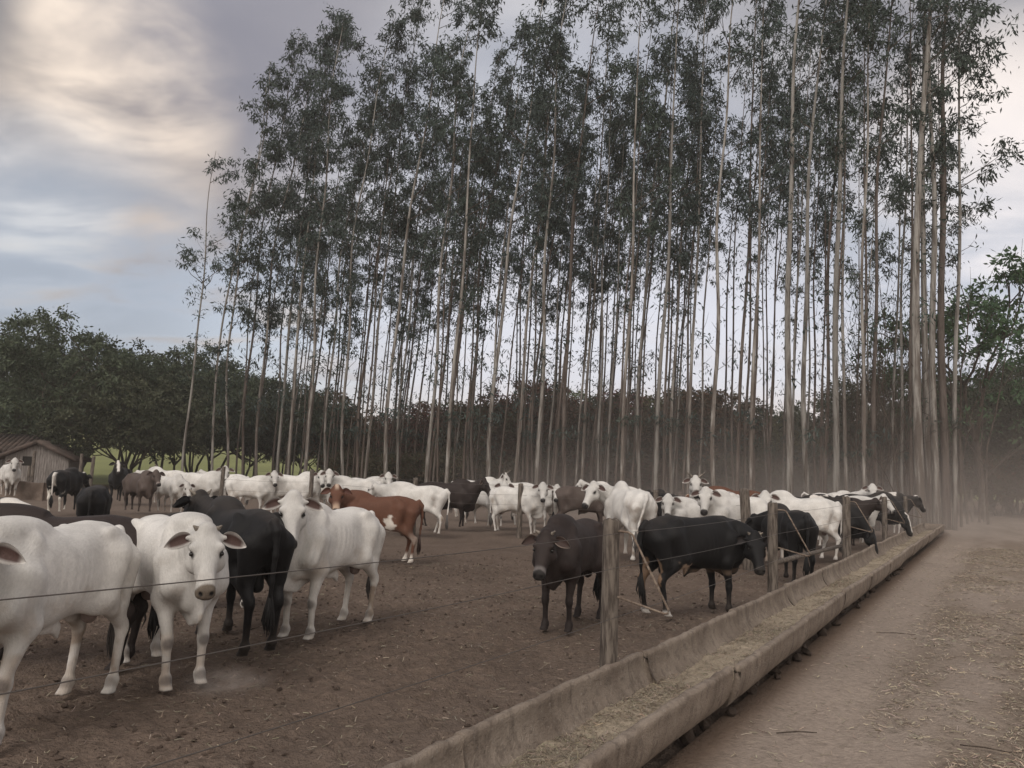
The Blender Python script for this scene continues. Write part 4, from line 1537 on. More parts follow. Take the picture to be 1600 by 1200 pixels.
x, y = pxz(766, 24.0)
place('white cow facing the camera right of the dark brown bull, one leg stepping', 'white', x - .2, y, -48, 1.05, 'cam', 4, 48, zp=1.34, hump=.1, bull=False, legs=(.12, -.12, .05, -.05), dewlap=1.5)
x, y = pxz(800, 27.3)
place('white cow whose straight back shows above two white heads in mid herd', 'white', x, y, 178, 1.06, 0, 0, 49, zp=1.2, hump=.3, bull=False)
x, y = pxz(808, 21.6)
place('white bull facing the camera right of the grey post in mid herd', 'white', x - .05, y, -32, 1.02, 'cam', 0, 50, zp=1.42, hump=.1, legs=(.03, .1, -.05, .06), dewlap=1.5)
x, y = pxz(860, 24.2)
place('white cow with only half its face showing behind the mid herd white bull', 'white', x - .5, y, -35, 1.0, 'cam', -6, 51, zp=1.36, hump=.1, bull=False)
x, y = pxz(910, 23.4)
place('dark grey brown bull wrapped in dust behind the white bull looking back', 'grey', x, y, 4, 1.08, 0, 0, 52, zp=0.9, hump=0.2, fat=1.05)
x, y = pxz(945, 26.5)
place('white bull with humped back in the dust behind the dark grey brown bull', 'white', x + .3, y, 175, 1.08, 0, 0, 53, zp=1.4, hump=.7)
x, y = pxz(982, 16.2)
place('white humped bull with big rump turning its head back to the camera', 'white', x, y, 103, 1.12, 'cam', -6, 54, zp=1.36, hump=.85, tail='side', fat=1.08, legs=(0, .05, .03, -.05))
x, y = pxz(1046, 20.0)
place('black bull mostly hidden behind the post right of the big white rump', 'black', x - .1, y, 100, 1.02, 10, 0, 55, zp=1.3, hump=.5)
x, y = pxz(1090, 17.0)
place('white bull with curled dark ears left of the humped white bull, behind the black bull', 'white', x, y, 196, 0.98, 'cam', 0, 56, zp=1.38, hump=.1, dewlap=1.2, reach=.25)
x, y = pxz(1152, 16.4)
place('large white humped bull with long dewlap facing the camera behind the black bull', 'white', x, y, 205, 1.08, 'cam', -4, 57, zp=1.42, hump=.75, dewlap=1.9, folds=.6, reach=.3)
x, y = pxz(1112, 20.3)
place('white horned cow looking over the large humped bull', 'white', x + .1, y, 215, 1.1, 'cam', 6, 58, zp=1.60, hump=.2, horn=.15, bull=False)
x, y = pxz(1148, 22)
place('red brown bull with only its back showing behind the large white humped bull', 'red', x, y, 178, 1.12, 0, 0, 59, zp=1.1, hump=.2)
x, y = pxz(1256, 17.2)
place('long white humped bull side on with its head beside the thick leaning post', 'white', x - .05, y, 186, 1.08, 'cam', 4, 60, zp=1.36, hump=.75, legs=(0, .05, -.04, .1), reach=.34)
x, y = pxz(1232, 13.6)
place('black bull seen from behind, standing behind the pale second post', 'black', x, y, 92, 0.97, 40, 0, 61, zp=1.1, hump=.3, fat=1.05)
x, y = pxz(1276, 26.5)
place('white cow with its tail arched up, behind the long white bull', 'white', x + .5, y, 10, 1.08, -10, 0, 62, zp=1.4, hump=.5, tail='up', bull=False)
x, y = pxz(1326, 25.6)
place('white cow facing the camera with dark ears above the black cattle at the trough', 'white', x, y, -55, 1.1, 'cam', 4, 63, zp=1.55, hump=.1, bull=False)
x, y = tp(15.5, -1.42)[:2]
place('black bull with its head down in the trough, eating beside the dark square post', 'black', x, y, -33, 1.0, -4, 0, 64, zp=0.72, pitch=74, hump=.1, reach=.40, fat=1.04)
x, y = tp(17.6, -2.3)[:2]
place('black and white cow with its back above the eating bull', 'pied', x, y, -4, 1.06, 14, 0, 65, zp=1.30, pitch=45, hump=.1, patches=.28, bull=False)
x, y = pxz(1378, 26.5)
place('white and black cow with its back rising behind the far end of the herd', 'pied', x, y, 2, 1.08, 5, 0, 66, zp=1.25, patches=-.05, hump=.2, bull=False)
x, y = tp(20.4, -1.75)[:2]
place('white faced cow with black ears standing at the trough between black cattle', 'white', x, y, -36, 1.05, -12, 0, 67, zp=1.40, hump=.1, bull=False)
x, y = tp(18.9, -1.75)[:2]
place('dark reddish brown cow behind the rail at the trough, looking along it', 'brown', x, y, -12, 1.0, 12, 0, 68, zp=1.34, pitch=35, hump=.2, bull=False)
x, y = tp(22.5, -1.40)[:2]
place('big black bull with a white forehead patch bending into the far end of the trough', 'pied', x, y, -36, 1.10, -4, 0, 69, zp=0.76, pitch=72, reach=.38, hump=.3, patches='blaze')

# ------------------------------------------------------------------ trees
bark = None


def bark_mat(name, pale, mid, dark):
    m, T, b, out = new_mat(name)
    tc = T.n('ShaderNodeTexCoord')
    v = tc.outputs['Object']
    oi = T.n('ShaderNodeObjectInfo')
    n1 = T.noise(T.vmul(v, (4, 4, 0.35)), 1.6, 6, 0.65)
    n2 = T.noise(T.vmul(v, (9, 9, 0.5)), 2.4, 5, 0.65)
    sep = T.n('ShaderNodeSeparateXYZ')
    T.l(v, sep.inputs[0])
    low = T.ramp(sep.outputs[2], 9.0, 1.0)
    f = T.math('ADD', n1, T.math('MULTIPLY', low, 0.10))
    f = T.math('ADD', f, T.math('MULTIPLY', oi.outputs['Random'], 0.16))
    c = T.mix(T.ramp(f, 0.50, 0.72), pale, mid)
    c = T.mix(T.math('MULTIPLY', T.ramp(n2, 0.55, 0.72), 0.6), c, dark)
    hs = T.n('ShaderNodeHueSaturation')
    T.l(T.math('ADD', T.math('MULTIPLY', oi.outputs['Random'], 0.6), 0.60), hs.inputs['Value'])
    T.l(c, hs.inputs['Color'])
    T.l(hs.outputs[0], b.inputs['Base Color'])
    bump(T, b, n2, 0.6, 0.03)
    return m


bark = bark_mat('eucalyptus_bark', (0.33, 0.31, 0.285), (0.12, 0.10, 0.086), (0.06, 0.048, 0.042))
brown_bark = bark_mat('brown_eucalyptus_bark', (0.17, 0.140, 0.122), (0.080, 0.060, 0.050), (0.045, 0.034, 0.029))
dark_bark = mat_noise('rough_bark', (0.10, 0.078, 0.062), (0.045, 0.034, 0.028), 3, (4, 4, 0.8), 0.95, 0.8, 0.04, 12, rnd=0.2)
leaf_euc = mat_leaf('eucalyptus_leaf', 0.22)
leaf_broad = mat_leaf('broad_leaf', 0.18, 0.6, 0.25)


def leaves_mesh(name, centers, size, n_per, spread, droop, col_lo, col_hi, aspect, rg, mat, tint=None, limbs=None):
    """clumps of single leaves: six-point blades hanging at random round each clump centre"""
    m = len(centers)
    n = m * n_per
    c = np.repeat(centers, n_per, 0)
    sp = np.repeat(np.broadcast_to(np.asarray(spread, float), (m,)), n_per)
    off = rg.normal(0, 1, (n, 3))
    off *= (np.clip(rg.normal(0.55, 0.25, n), 0.05, 1.1) / (np.linalg.norm(off, axis=1) + 1e-6))[:, None]
    P = c + off * sp[:, None] * np.array([1, 1, 0.8])
    d = rg.normal(0, 1, (n, 3)) + off * 0.9
    d[:, 2] -= droop
    d /= np.linalg.norm(d, axis=1, keepdims=True)
    s_ = np.cross(d, rg.normal(0, 1, (n, 3)))
    s_ /= np.linalg.norm(s_, axis=1, keepdims=True) + 1e-9
    L = size * rg.uniform(0.7, 1.35, (n, 1))
    W = L * aspect * rg.uniform(0.8, 1.2, (n, 1))
    nn = np.cross(d, s_)
    mid = P + d * L * 0.45 + nn * L * 0.05
    V = np.stack([P, mid + s_ * W / 2, P + d * L - nn * L * 0.04, mid - s_ * W / 2], 1).reshape(-1, 3)
    i = np.arange(n)[:, None] * 4
    Q = i + np.array([[0, 1, 2, 3]])
    tone = rg.uniform(0, 1, (m, 1)) * 0.6
    f = np.repeat(tone, n_per, 0) + rg.uniform(0, 0.4, (n, 1))
    C = np.array(col_lo) * (1 - f) + np.array(col_hi) * f
    if tint is not None:
        dead = (rg.uniform(0, 1, (n, 1)) < tint[0])
        C = np.where(dead, np.array(tint[1]) * rg.uniform(0.7, 1.2, (n, 1)), C)
    C = np.repeat(C, 4, 0)
    if limbs is None:
        return mesh_np(name, V, Q, None, [mat], False, C)
    LV, LQ = np.vstack(limbs.V), np.vstack(limbs.Q)
    mi = np.concatenate([np.zeros(len(Q), int), np.ones(len(LQ), int)])
    return mesh_np(name, np.vstack([V, LV]), np.vstack([Q, LQ + len(V)]), None, [mat, dark_bark], False, np.vstack([C, np.full((len(LV), 3), 0.06)]), mi)


def euc_variant(seed, h, start, dens, r0, wind=1.0):
    rg = np.random.default_rng(300 + seed)
    nz = 46
    zs = np.linspace(-0.3, h, nz)
    f = np.clip(zs / h, 0, 1)
    ax = rg.normal(0, 0.20, 2)
    ph = rg.uniform(0, 6, 2)
    cx = rg.uniform(0.8, 2.4) * f ** 2.4 * wind + ax[0] * np.sin(f * 6 + ph[0]) * (0.4 + f) + rg.normal(0, 0.06) * np.sin(f * 17 + ph[1])
    cy = ax[1] * np.sin(f * 6 + ph[1]) * (0.4 + f) + rg.normal(0, 0.06) * np.sin(f * 15 + ph[0])
    cx -= np.interp(0, zs, cx)
    cy -= np.interp(0, zs, cy)
    P = np.stack([cx, cy, zs], 1)
    R = r0 * 0.45 * (1 - f) ** 0.9 + 0.012
    bole = MB()
    bole.tube(P, R, 12, True, 0.045, rg)
    mb = MB()

    def trunk_at(z):
        return np.array([np.interp(z, zs, cx), np.interp(z, zs, cy), z])
    centers, spreads, sparse = [], [], []
    # bare and thinly leaved twigs low on the bole
    for q in range(int(12 * dens) + 8):
        z = rg.uniform(0.12, start + 0.1) * h
        a = rg.uniform(0, 2 * math.pi)
        L = rg.uniform(0.3, 1.1)
        b = trunk_at(z)
        e = b + np.array([math.cos(a) * L * 0.7, math.sin(a) * L * 0.7, L * rg.uniform(0.3, 0.9)])
        mb.tube([b, (b + e) / 2 + rg.normal(0, 0.06, 3), e], [0.014, 0.010, 0.004], 5)
        for w in range(rg.integers(0, 4)):
            sparse.append(b + (e - b) * rg.uniform(0.5, 1.05) + rg.normal(0, 0.15, 3))
    # the crown: tufts of hanging leaves spaced up the stem, sky between them
    ng = int(20 * dens) + 3
    hz = start + (1 - start) * np.sort(rg.uniform(0, 1, ng) ** 0.85)
    for fz in hz:
        z = fz * h * 0.985
        rel = (fz - start) / (1 - start)
        a = rg.uniform(0, 2 * math.pi)
        L = rg.uniform(0.25, 1.0) * (0.75 + 1.0 * math.sin(math.pi * min(1, 0.15 + 0.8 * rel)))
        b = trunk_at(max(z - L * 0.9, 0.1 * h))
        dirv = np.array([math.cos(a) + 0.25 * wind, math.sin(a), 0])
        e = trunk_at(z) + dirv * L
        m1 = (b + e) / 2 + rg.normal(0, 0.07, 3) - [0, 0, 0.05 * L]
        mb.tube([b, m1, e], [0.012 + 0.010 * L, 0.008 + 0.006 * L, 0.004], 5)
        k = rg.integers(3, 7)
        big = rg.uniform(0.55, 1.45)
        for w in range(k):
            c = e + rg.normal(0, 1, 3) * np.array([0.30, 0.30, 0.38]) * big
            centers.append(c)
            spreads.append(rg.uniform(0.24, 0.42) * big)
            if rg.uniform() < 0.5:
                mb.tube([m1, (m1 + c) / 2 + rg.normal(0, 0.05, 3), c], [0.008, 0.006, 0.003], 4)
        for w in range(4):
            sparse.append(b + (e - b) * rg.uniform(0.2, 1.2) + rg.normal(0, 0.4, 3))
        if rg.uniform() < 0.5:      # a thin bare shoot reaching past the leaf
            e2 = e + dirv * rg.uniform(0.2, 0.6) + [0, 0, rg.uniform(0.4, 1.0)]
            mb.tube([e, (e + e2) / 2 + rg.normal(0, 0.04, 3), e2], [0.006, 0.005, 0.003], 4)
            sparse.append(e2)
    top = trunk_at(h)
    for w in range(5):
        centers.append(top + rg.normal(0, 0.25, 3) - [0, 0, rg.uniform(0, 1.2)])
        spreads.append(rg.uniform(0.2, 0.4))
    nd, ns = len(centers), len(sparse)
    cen = np.vstack([np.repeat(np.array(centers), 4, 0), np.array(sparse)])
    cen[:nd * 4] += rg.normal(0, 0.07, (nd * 4, 3))
    spr = np.concatenate([np.repeat(spreads, 4), np.full(ns, 0.45)])
    tm = bole.mesh('trunk', [bark])
    cm = leaves_mesh('crown', cen, 0.24, 8, spr, 1.3, (0.028, 0.043, 0.038), (0.080, 0.108, 0.094), 0.27, rg, leaf_euc, None, mb)
    return tm, cm


EUC = [euc_variant(0, 27, 0.40, 1.2, 0.19), euc_variant(1, 26, 0.36, 1.3, 0.17), euc_variant(2, 28, 0.44, 0.95, 0.20), euc_variant(3, 25, 0.33, 1.2, 0.16),
       euc_variant(4, 27, 0.52, 0.5, 0.18), euc_variant(5, 24, 0.26, 0.8, 0.14), euc_variant(6, 29, 0.46, 0.85, 0.22), euc_variant(7, 27, 0.58, 0.26, 0.18),
       euc_variant(8, 21, 0.55, 0.22, 0.13), euc_variant(9, 23, 0.25, 0.5, 0.12), euc_variant(10, 26, 0.55, 0.25, 0.15), euc_variant(11, 27, 0.22, 0.7, 0.15),
       euc_variant(12, 28, 0.58, 0.34, 0.40), euc_variant(13, 28, 0.55, 0.32, 0.32)]
EUC_BROWN = []
for tm_, _ in EUC:
    b_m = tm_.copy()
    b_m.materials[0] = brown_bark
    EUC_BROWN.append(b_m)


def euc(px, Z, var, hs, rs, label, rot=None, lean=(0, 0), group='eucalyptus stand', brown=False):
    p = at(px, Z)
    o = obj('eucalyptus_tree', None, None, (p[0], p[1], float(terrain(p[None, :2])[0]) - 0.05))
    tm, cm = EUC[var]
    r = rng.uniform(-0.6, 0.6) if rot is None else rot
    o.rotation_euler = (lean[1], lean[0], r)
    o.scale = (rs, rs, hs)
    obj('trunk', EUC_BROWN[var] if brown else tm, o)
    obj('crown', cm, o)
    tag(o, label, 'tree', group)
    return o


# front edge of the stand, trunk by trunk: px at eye level, depth, kind, height and girth factor
FR = [(284, 41, 8, 0.88, 1.0), (330, 42.5, 9, 1.0, 1.1), (353, 44, 5, 1.06, 1.0), (378, 46, 3, 1.12, .95), (400, 46, 1, 1.10, 1.0), (430, 45, 0, 1.08, 1.0), (448, 44, 0, 1.07, 1.0),
      (478, 43, 2, 1.0, .95), (507, 46, 3, 1.05, 1.0), (537, 42, 1, 1.06, 1.0), (568, 44, 0, 1.09, .95), (602, 41, 6, 1.03, 1.0), (620, 46, 3, 1.1, 1.0), (665, 40, 2, .98, 1.0), (695, 39, 4, 1.0, 1.15),
      (740, 42, 1, 1.02, 1.0), (763, 38, 6, .97, 1.0), (802, 39, 0, 1.0, .95), (838, 37, 2, .98, 1.0), (882, 38, 7, 1.02, 1.15), (907, 43, 4, 1.1, 1.0), (970, 36, 4, .96, 1.05), (1000, 41, 6, 1.05, 1.0), (1022, 35, 4, .98, 1.15),
      (1050, 39, 6, 1.0, .8), (1073, 37, 4, 1.03, .95), (1117, 34, 7, .97, 1.15), (1150, 37, 4, 1.08, 1.0), (1172, 34, 4, .95, .95), (1234, 31, 13, 1.02, 0.95), (1262, 31, 7, .98, 1.2), (1290, 34, 10, 1.1, 1.1),
      (1306, 30, 13, 1.0, 0.85), (1324, 33, 10, 1.0, 1.0), (1352, 29.5, 10, .97, .95), (1371, 30.5, 7, .98, 1.0), (1410, 34, 10, 1.0, .9), (1440, 31, 12, 1.08, 1.0), (1464, 32, 13, 1.05, 1.0), (1479, 33, 13, 1.1, 1.15), (1492, 33, 4, 1.0, 1.1), (1453, 33, 12, 1.1, 0.8)]
special = {284: 'leftmost eucalyptus, thin and nearly bare with a small sparse crown', 330: 'second eucalyptus from the left, slender with leaf tufts near its top', 353: 'thin eucalyptus with a low dark leaf tuft near the left end of the stand',
           1234: 'tall pale eucalyptus with mottled bole behind the black bull at the second post', 1440: 'thickest pale eucalyptus with peeling bark at the end of the trough',
           1464: 'brown eucalyptus just right of the thickest pale one', 1480: 'rightmost stout eucalyptus, its base in the dust past the trough', 1022: 'pale straight eucalyptus above the white bull with the big rump', 1306: 'pale eucalyptus above the long white humped bull',
           1117: 'pale smooth eucalyptus above the large humped bull', 970: 'grey eucalyptus rising behind the white bull that looks back', 763: 'pale eucalyptus behind the horned white bull', 695: 'pale eucalyptus behind the dark brown bull',
           602: 'straight eucalyptus behind the rump of the red brown bull', 478: 'eucalyptus rising behind the wrinkled necked white bull'}
for q, (px, Z, v, hs, rs) in enumerate(FR):
    lab = special.get(px)
    if lab is None:
        side = 'left third of' if px < 600 else ('middle of' if px < 1050 else 'right third of')
        lab = 'slender tall eucalyptus with bare lower bole at the front edge of the ' + side + ' the stand'
        lab = 'slender eucalyptus along the front edge in the ' + side + ' the stand'
    ln = (rng.normal(-0.004, 0.012), rng.normal(0, 0.012))
    if px < 300:
        ln = (-0.035, 0.0)
    euc(px, Z, v, hs, rs, lab, 0.0 if px < 300 else None, ln, brown=q % 4 == 3 and px not in special)
# deeper rows
rg = np.random.default_rng(77)
used = []
tries = 0
while len(used) < 118 and tries < 4000:
    tries += 1
    px = rg.uniform(300, 1520)
    front = np.interp(px, [287, 700, 1100, 1480], [48, 39, 34, 29])
    Z = front + rg.uniform(2.0, 20) * (0.85 if px > 1250 else 1)
    p = at(px, Z)
    if p[0] < -18.8 + (Z - 48) * 0.10 or (px > 1370 and rg.uniform() < 0.55):
        continue
    if px > 1080 and rg.uniform() < 0.42:
        continue
    if any((p[0] - a) ** 2 + (p[1] - b) ** 2 < 1.2 for a, b in used):
        continue
    used.append((p[0], p[1]))
    side = 'left third of' if px < 620 else ('middle of' if px < 1050 else 'right third of')
    v = int(rg.choice([4, 7, 10, 4, 2, 6, 10, 7]))
    if px > 960 and v in (0, 1, 2, 3, 6, 11):
        v = int(rg.choice([7, 10, 10, 7]))
    hs = rg.uniform(0.86, 1.02) * float(np.interp(px, [300, 420, 560], [0.82, 0.92, 1.0]))
    euc(px, Z, v, hs, rg.uniform(0.62, 0.85), 'thin eucalyptus deep inside the ' + side + ' the stand', lean=(rg.normal(0.012, 0.022), rg.normal(0, 0.015)), brown=rg.uniform() < 0.8)


def broad_variant(seed, h, spread, nclump, dense, col_lo, col_hi, stems=3, size=0.17, fork=0.18, tint=None):
    rg = np.random.default_rng(500 + seed)
    mb = MB()
    centers, spreads = [], []
    tips = []
    for q in range(stems):
        a = 2 * math.pi * q / stems + rg.uniform(-0.5, 0.5)
        lean = rg.uniform(0.15, 0.45) if stems > 1 else 0.05
        p = np.array([0.12 * math.cos(a) * (stems > 1), 0.12 * math.sin(a) * (stems > 1), -0.2])
        d = np.array([math.cos(a) * lean, math.sin(a) * lean, 1.0])
        r = 0.022 * h * rg.uniform(0.6, 1.0) / (stems ** 0.4)
        todo = [(p, d, r, h * rg.uniform(fork, fork + 0.16), 0)]
        while todo:
            p, d, r, L, lv = todo.pop()
            d = d / np.linalg.norm(d)
            m1 = p + d * L * 0.5 + rg.normal(0, 0.05 * L, 3)
            e = p + d * L + rg.normal(0, 0.06 * L, 3)
            mb.tube([p, m1, e], [r, r * 0.85, r * 0.65], 7 if lv < 2 else 5)
            if lv >= 4 or r < 0.012 or e[2] > h * 0.97:
                tips.append(e)
                continue
            for k in range(rg.integers(2, 4)):
                nd = d + rg.normal(0, 0.55, 3) * np.array([1, 1, 0.55]) * (1 + 0.2 * spread)
                nd[2] = max(nd[2], 0.05)
                todo.append((e, nd, r * 0.66, L * rg.uniform(0.62, 0.9), lv + 1))
    tips = np.array(tips)
    # clumps: at the twig ends, plus a shell over the crown
    rx = spread * h * 0.5
    cz = h * 0.63
    for q in range(nclump):
        if rg.uniform() < 0.45:
            c = tips[rg.integers(len(tips))] + rg.normal(0, 0.35, 3)
        else:
            v = rg.normal(0, 1, 3)
            v /= np.linalg.norm(v)
            k = rg.uniform(0.45, 1.0) ** 0.5
            bumpy = 1 + 0.24 * float(vnoise(v[None], 2.0, seed, 2)[0]) + 0.16 * float(vnoise(v[None], 4.2, seed + 1, 2)[0])
            c = np.array([v[0] * rx, v[1] * rx, cz + v[2] * h * 0.37]) * np.array([1, 1, 1]) 
            c = np.array([0, 0, cz]) + (c - np.array([0, 0, cz])) * k * bumpy
            if c[2] < h * 0.34:
                continue
        centers.append(c)
        spreads.append(rg.uniform(0.22, 0.55) * h / 9)
    tm = mb.mesh('trunk', [dark_bark])
    cm = leaves_mesh('crown', np.array(centers), size * 1.45, dense + 12, np.array(spreads) * 1.15, 0.25, col_lo, col_hi, 0.42, rg, leaf_broad, tint)
    return tm, cm


DK, LT = (0.028, 0.038, 0.023), (0.092, 0.108, 0.066)
BR = [broad_variant(0, 10.5, 1.15, 700, 24, DK, LT, 3), broad_variant(1, 10, 1.25, 700, 24, DK, LT, 4), broad_variant(2, 9, 1.3, 700, 24, DK, LT, 3),
      broad_variant(3, 9, 0.9, 420, 22, (0.045, 0.058, 0.028), (0.15, 0.165, 0.078), 2), broad_variant(4, 7.5, 1.0, 380, 22, (0.044, 0.036, 0.026), (0.125, 0.095, 0.062), 3, tint=(0.4, (0.15, 0.078, 0.052))),
      broad_variant(5, 6, 1.2, 360, 22, (0.042, 0.044, 0.026), (0.12, 0.115, 0.065), 4, tint=(0.25, (0.12, 0.07, 0.045))), broad_variant(6, 9.5, 0.85, 260, 20, (0.04, 0.078, 0.036), (0.115, 0.18, 0.085), 1, fork=0.3)]


def broad(px, Z, v, s, label, group=None, name='broadleaf_tree', sx=1.0):
    p = at(px, Z)
    o = obj(name, None, None, (p[0], p[1], float(terrain(p[None, :2])[0]) - 0.1), rng.uniform(0, 6.28))
    o.scale = (s * sx, s * sx, s)
    obj('trunk', BR[v][0], o)
    obj('crown', BR[v][1], o)
    tag(o, label, 'tree', group)
    return o


for px, Z, v, s, lab in ((-45, 56, 0, 1.05, 'dark rounded tree at the left edge above the wooden shed'), (55, 60, 1, 1.03, 'dark broad tree rising behind the wooden shed'),
                         (108, 47, 0, 0.90, 'dark spreading tree with forked trunk beside the wooden shed'), (205, 54, 1, 0.98, 'dark broad tree with the highest crown left of the stand'),
                         (192, 47, 2, 0.80, 'low dark tree with many thin stems before the pasture'), (258, 55, 2, 1.0, 'dark multi stemmed tree just left of the leftmost eucalyptus'),
                         (-6, 53, 3, 0.75, 'small green bushy tree behind the lean-to at the left edge')):
    broad(px, Z, v, s, lab)
for q, (px, Z, v, s) in enumerate(((330, 62, 0, .95), (385, 64, 2, 1.0), (440, 64, 1, .88), (300, 68, 1, 1.0), (505, 66, 4, 1.05), (470, 70, 2, .9))):
    broad(px, Z, v, s, 'dark bushy tree behind the left end of the eucalyptus stand', 'trees behind the stand on the left')
rg = np.random.default_rng(21)
for q in range(40):
    px = 535 + q * 22.4 + rg.uniform(-12, 12)
    Z = rg.uniform(58, 74)
    v = int(rg.choice([3, 4, 5, 4, 5, 2]))
    hpx = np.interp(px, [530, 620, 700, 800, 860, 930, 1050, 1200, 1260, 1340, 1420], [120, 165, 150, 150, 200, 190, 150, 150, 190, 140, 120])
    hh = hpx / 1232 * Z * rg.uniform(0.45, 1.02) + 1.2
    base_h = {2: 9, 3: 9, 4: 7.5, 5: 6}[v]
    side = 'left' if px < 780 else ('middle' if px < 1080 else 'right')
    broad(px, Z, v, hh / base_h, 'scrubby understorey tree behind the ' + side + ' of the eucalyptus stand', 'understorey behind the eucalyptus stand', 'understorey_tree')
for px, Z, v, s, lab in ((1398, 58, 0, 1.0, 'dark rounded tree in the gap left of the thickest eucalyptus'), (1535, 46, 6, 1.32, 'lighter green tree with thin bole right of the stand'),
                         (1590, 56, 0, 1.0, 'dark tree at the right edge over the road'), (1640, 54, 1, 1.1, 'dark broad tree just past the right edge'), (1545, 62, 1, 1.0, 'dark tree behind the lighter green tree'),
                         (1500, 60, 2, 1.05, 'dark tree directly behind the rightmost eucalyptus'), (1580, 64, 4, 1.3, 'brownish tree deep behind the road bend'), (1445, 66, 4, 1.2, 'brownish tree behind the thickest eucalyptus'),
                         (1560, 53, 5, 0.75, 'low dark bush behind the road bend'), (1610, 52, 5, 0.8, 'low bush at the right edge behind the road'), (1625, 60, 5, .9, 'low bush past the right edge behind the road'), (1530, 60, 5, .9, 'low bush under the dark tree behind the lighter green tree'), (1575, 61, 5, .85, 'low dense bush deep behind the road bend'), (1500, 56, 5, .7, 'low bush behind the rightmost eucalyptus trunks')):
    broad(px, Z, v, s, lab)

for q in range(26):
    px = 560 + q * 35 + rg.uniform(-10, 10)
    side = 'left' if px < 780 else ('middle' if px < 1080 else 'right')
    broad(px, rg.uniform(50, 57), 5, rg.uniform(0.42, 0.62), 'low scrub bush on the ground behind the ' + side + ' of the eucalyptus stand', 'low scrub behind the eucalyptus stand', 'scrub_bush', 1.25)


# leafless saplings between the trunks on the right
def sapling_mesh(seed):
    rg = np.random.default_rng(900 + seed)
    mb = MB()
    h = 13.0
    todo = [(np.array([0, 0, -0.1]), np.array([0.05, 0, 1.0]), 0.055, 3.2, 0)]
    while todo:
        p, d, r, L, lv = todo.pop()
        d = d / np.linalg.norm(d)
        m1 = p + d * L * 0.5 + rg.normal(0, 0.035 * L, 3)
        e = p + d * L
        mb.tube([p, m1, e], [r, r * 0.8, r * 0.6], 6 if lv < 2 else 4, False)
        if lv >= 4 or e[2] > h:
            continue
        todo.append((e, d + rg.normal(0, 0.12, 3), r * 0.66, L * 0.86, lv + 1))
        for k in range(rg.integers(1, 4)):
            nd = d + rg.normal(0, 0.50, 3) * np.array([1, 1, 0.2])
            q_ = p + d * L * rg.uniform(0.4, 1)
            todo.append((q_, nd, r * 0.45, L * rg.uniform(0.5, 0.8), lv + 1))
    return mb.mesh('bare_sapling', [dark_bark])


saps = [sapling_mesh(q) for q in range(4)]
for q, (px, Z, s) in enumerate(((1338, 36, 1.0), (1362, 40, 1.1), (1385, 33, 1.0), (1398, 38, .95), (1415, 36, 1.05), (1428, 41, 1.15), (1502, 36, 1.2), (1512, 39, 1.3), (1530, 42, 1.1), (1346, 44, 1.0), (1355, 33, .9), (1376, 37, 1.0), (1393, 42, 1.1), (1405, 31, .9), (1422, 39, 1.1), (1544, 40, 1.25), (1328, 39, 1.0))):
    p = at(px, Z)
    o = obj('bare_sapling', saps[q % 4], None, (p[0], p[1], 0), rng.uniform(0, 6), s)
    if px < 1440:
        tag(o, 'leafless twiggy sapling between the eucalyptus trunks on the right', 'sapling', 'leafless saplings in the stand')
    else:
        tag(o, 'leafless twiggy sapling right of the rightmost stout eucalyptus', 'sapling', 'leafless saplings right of the stand')

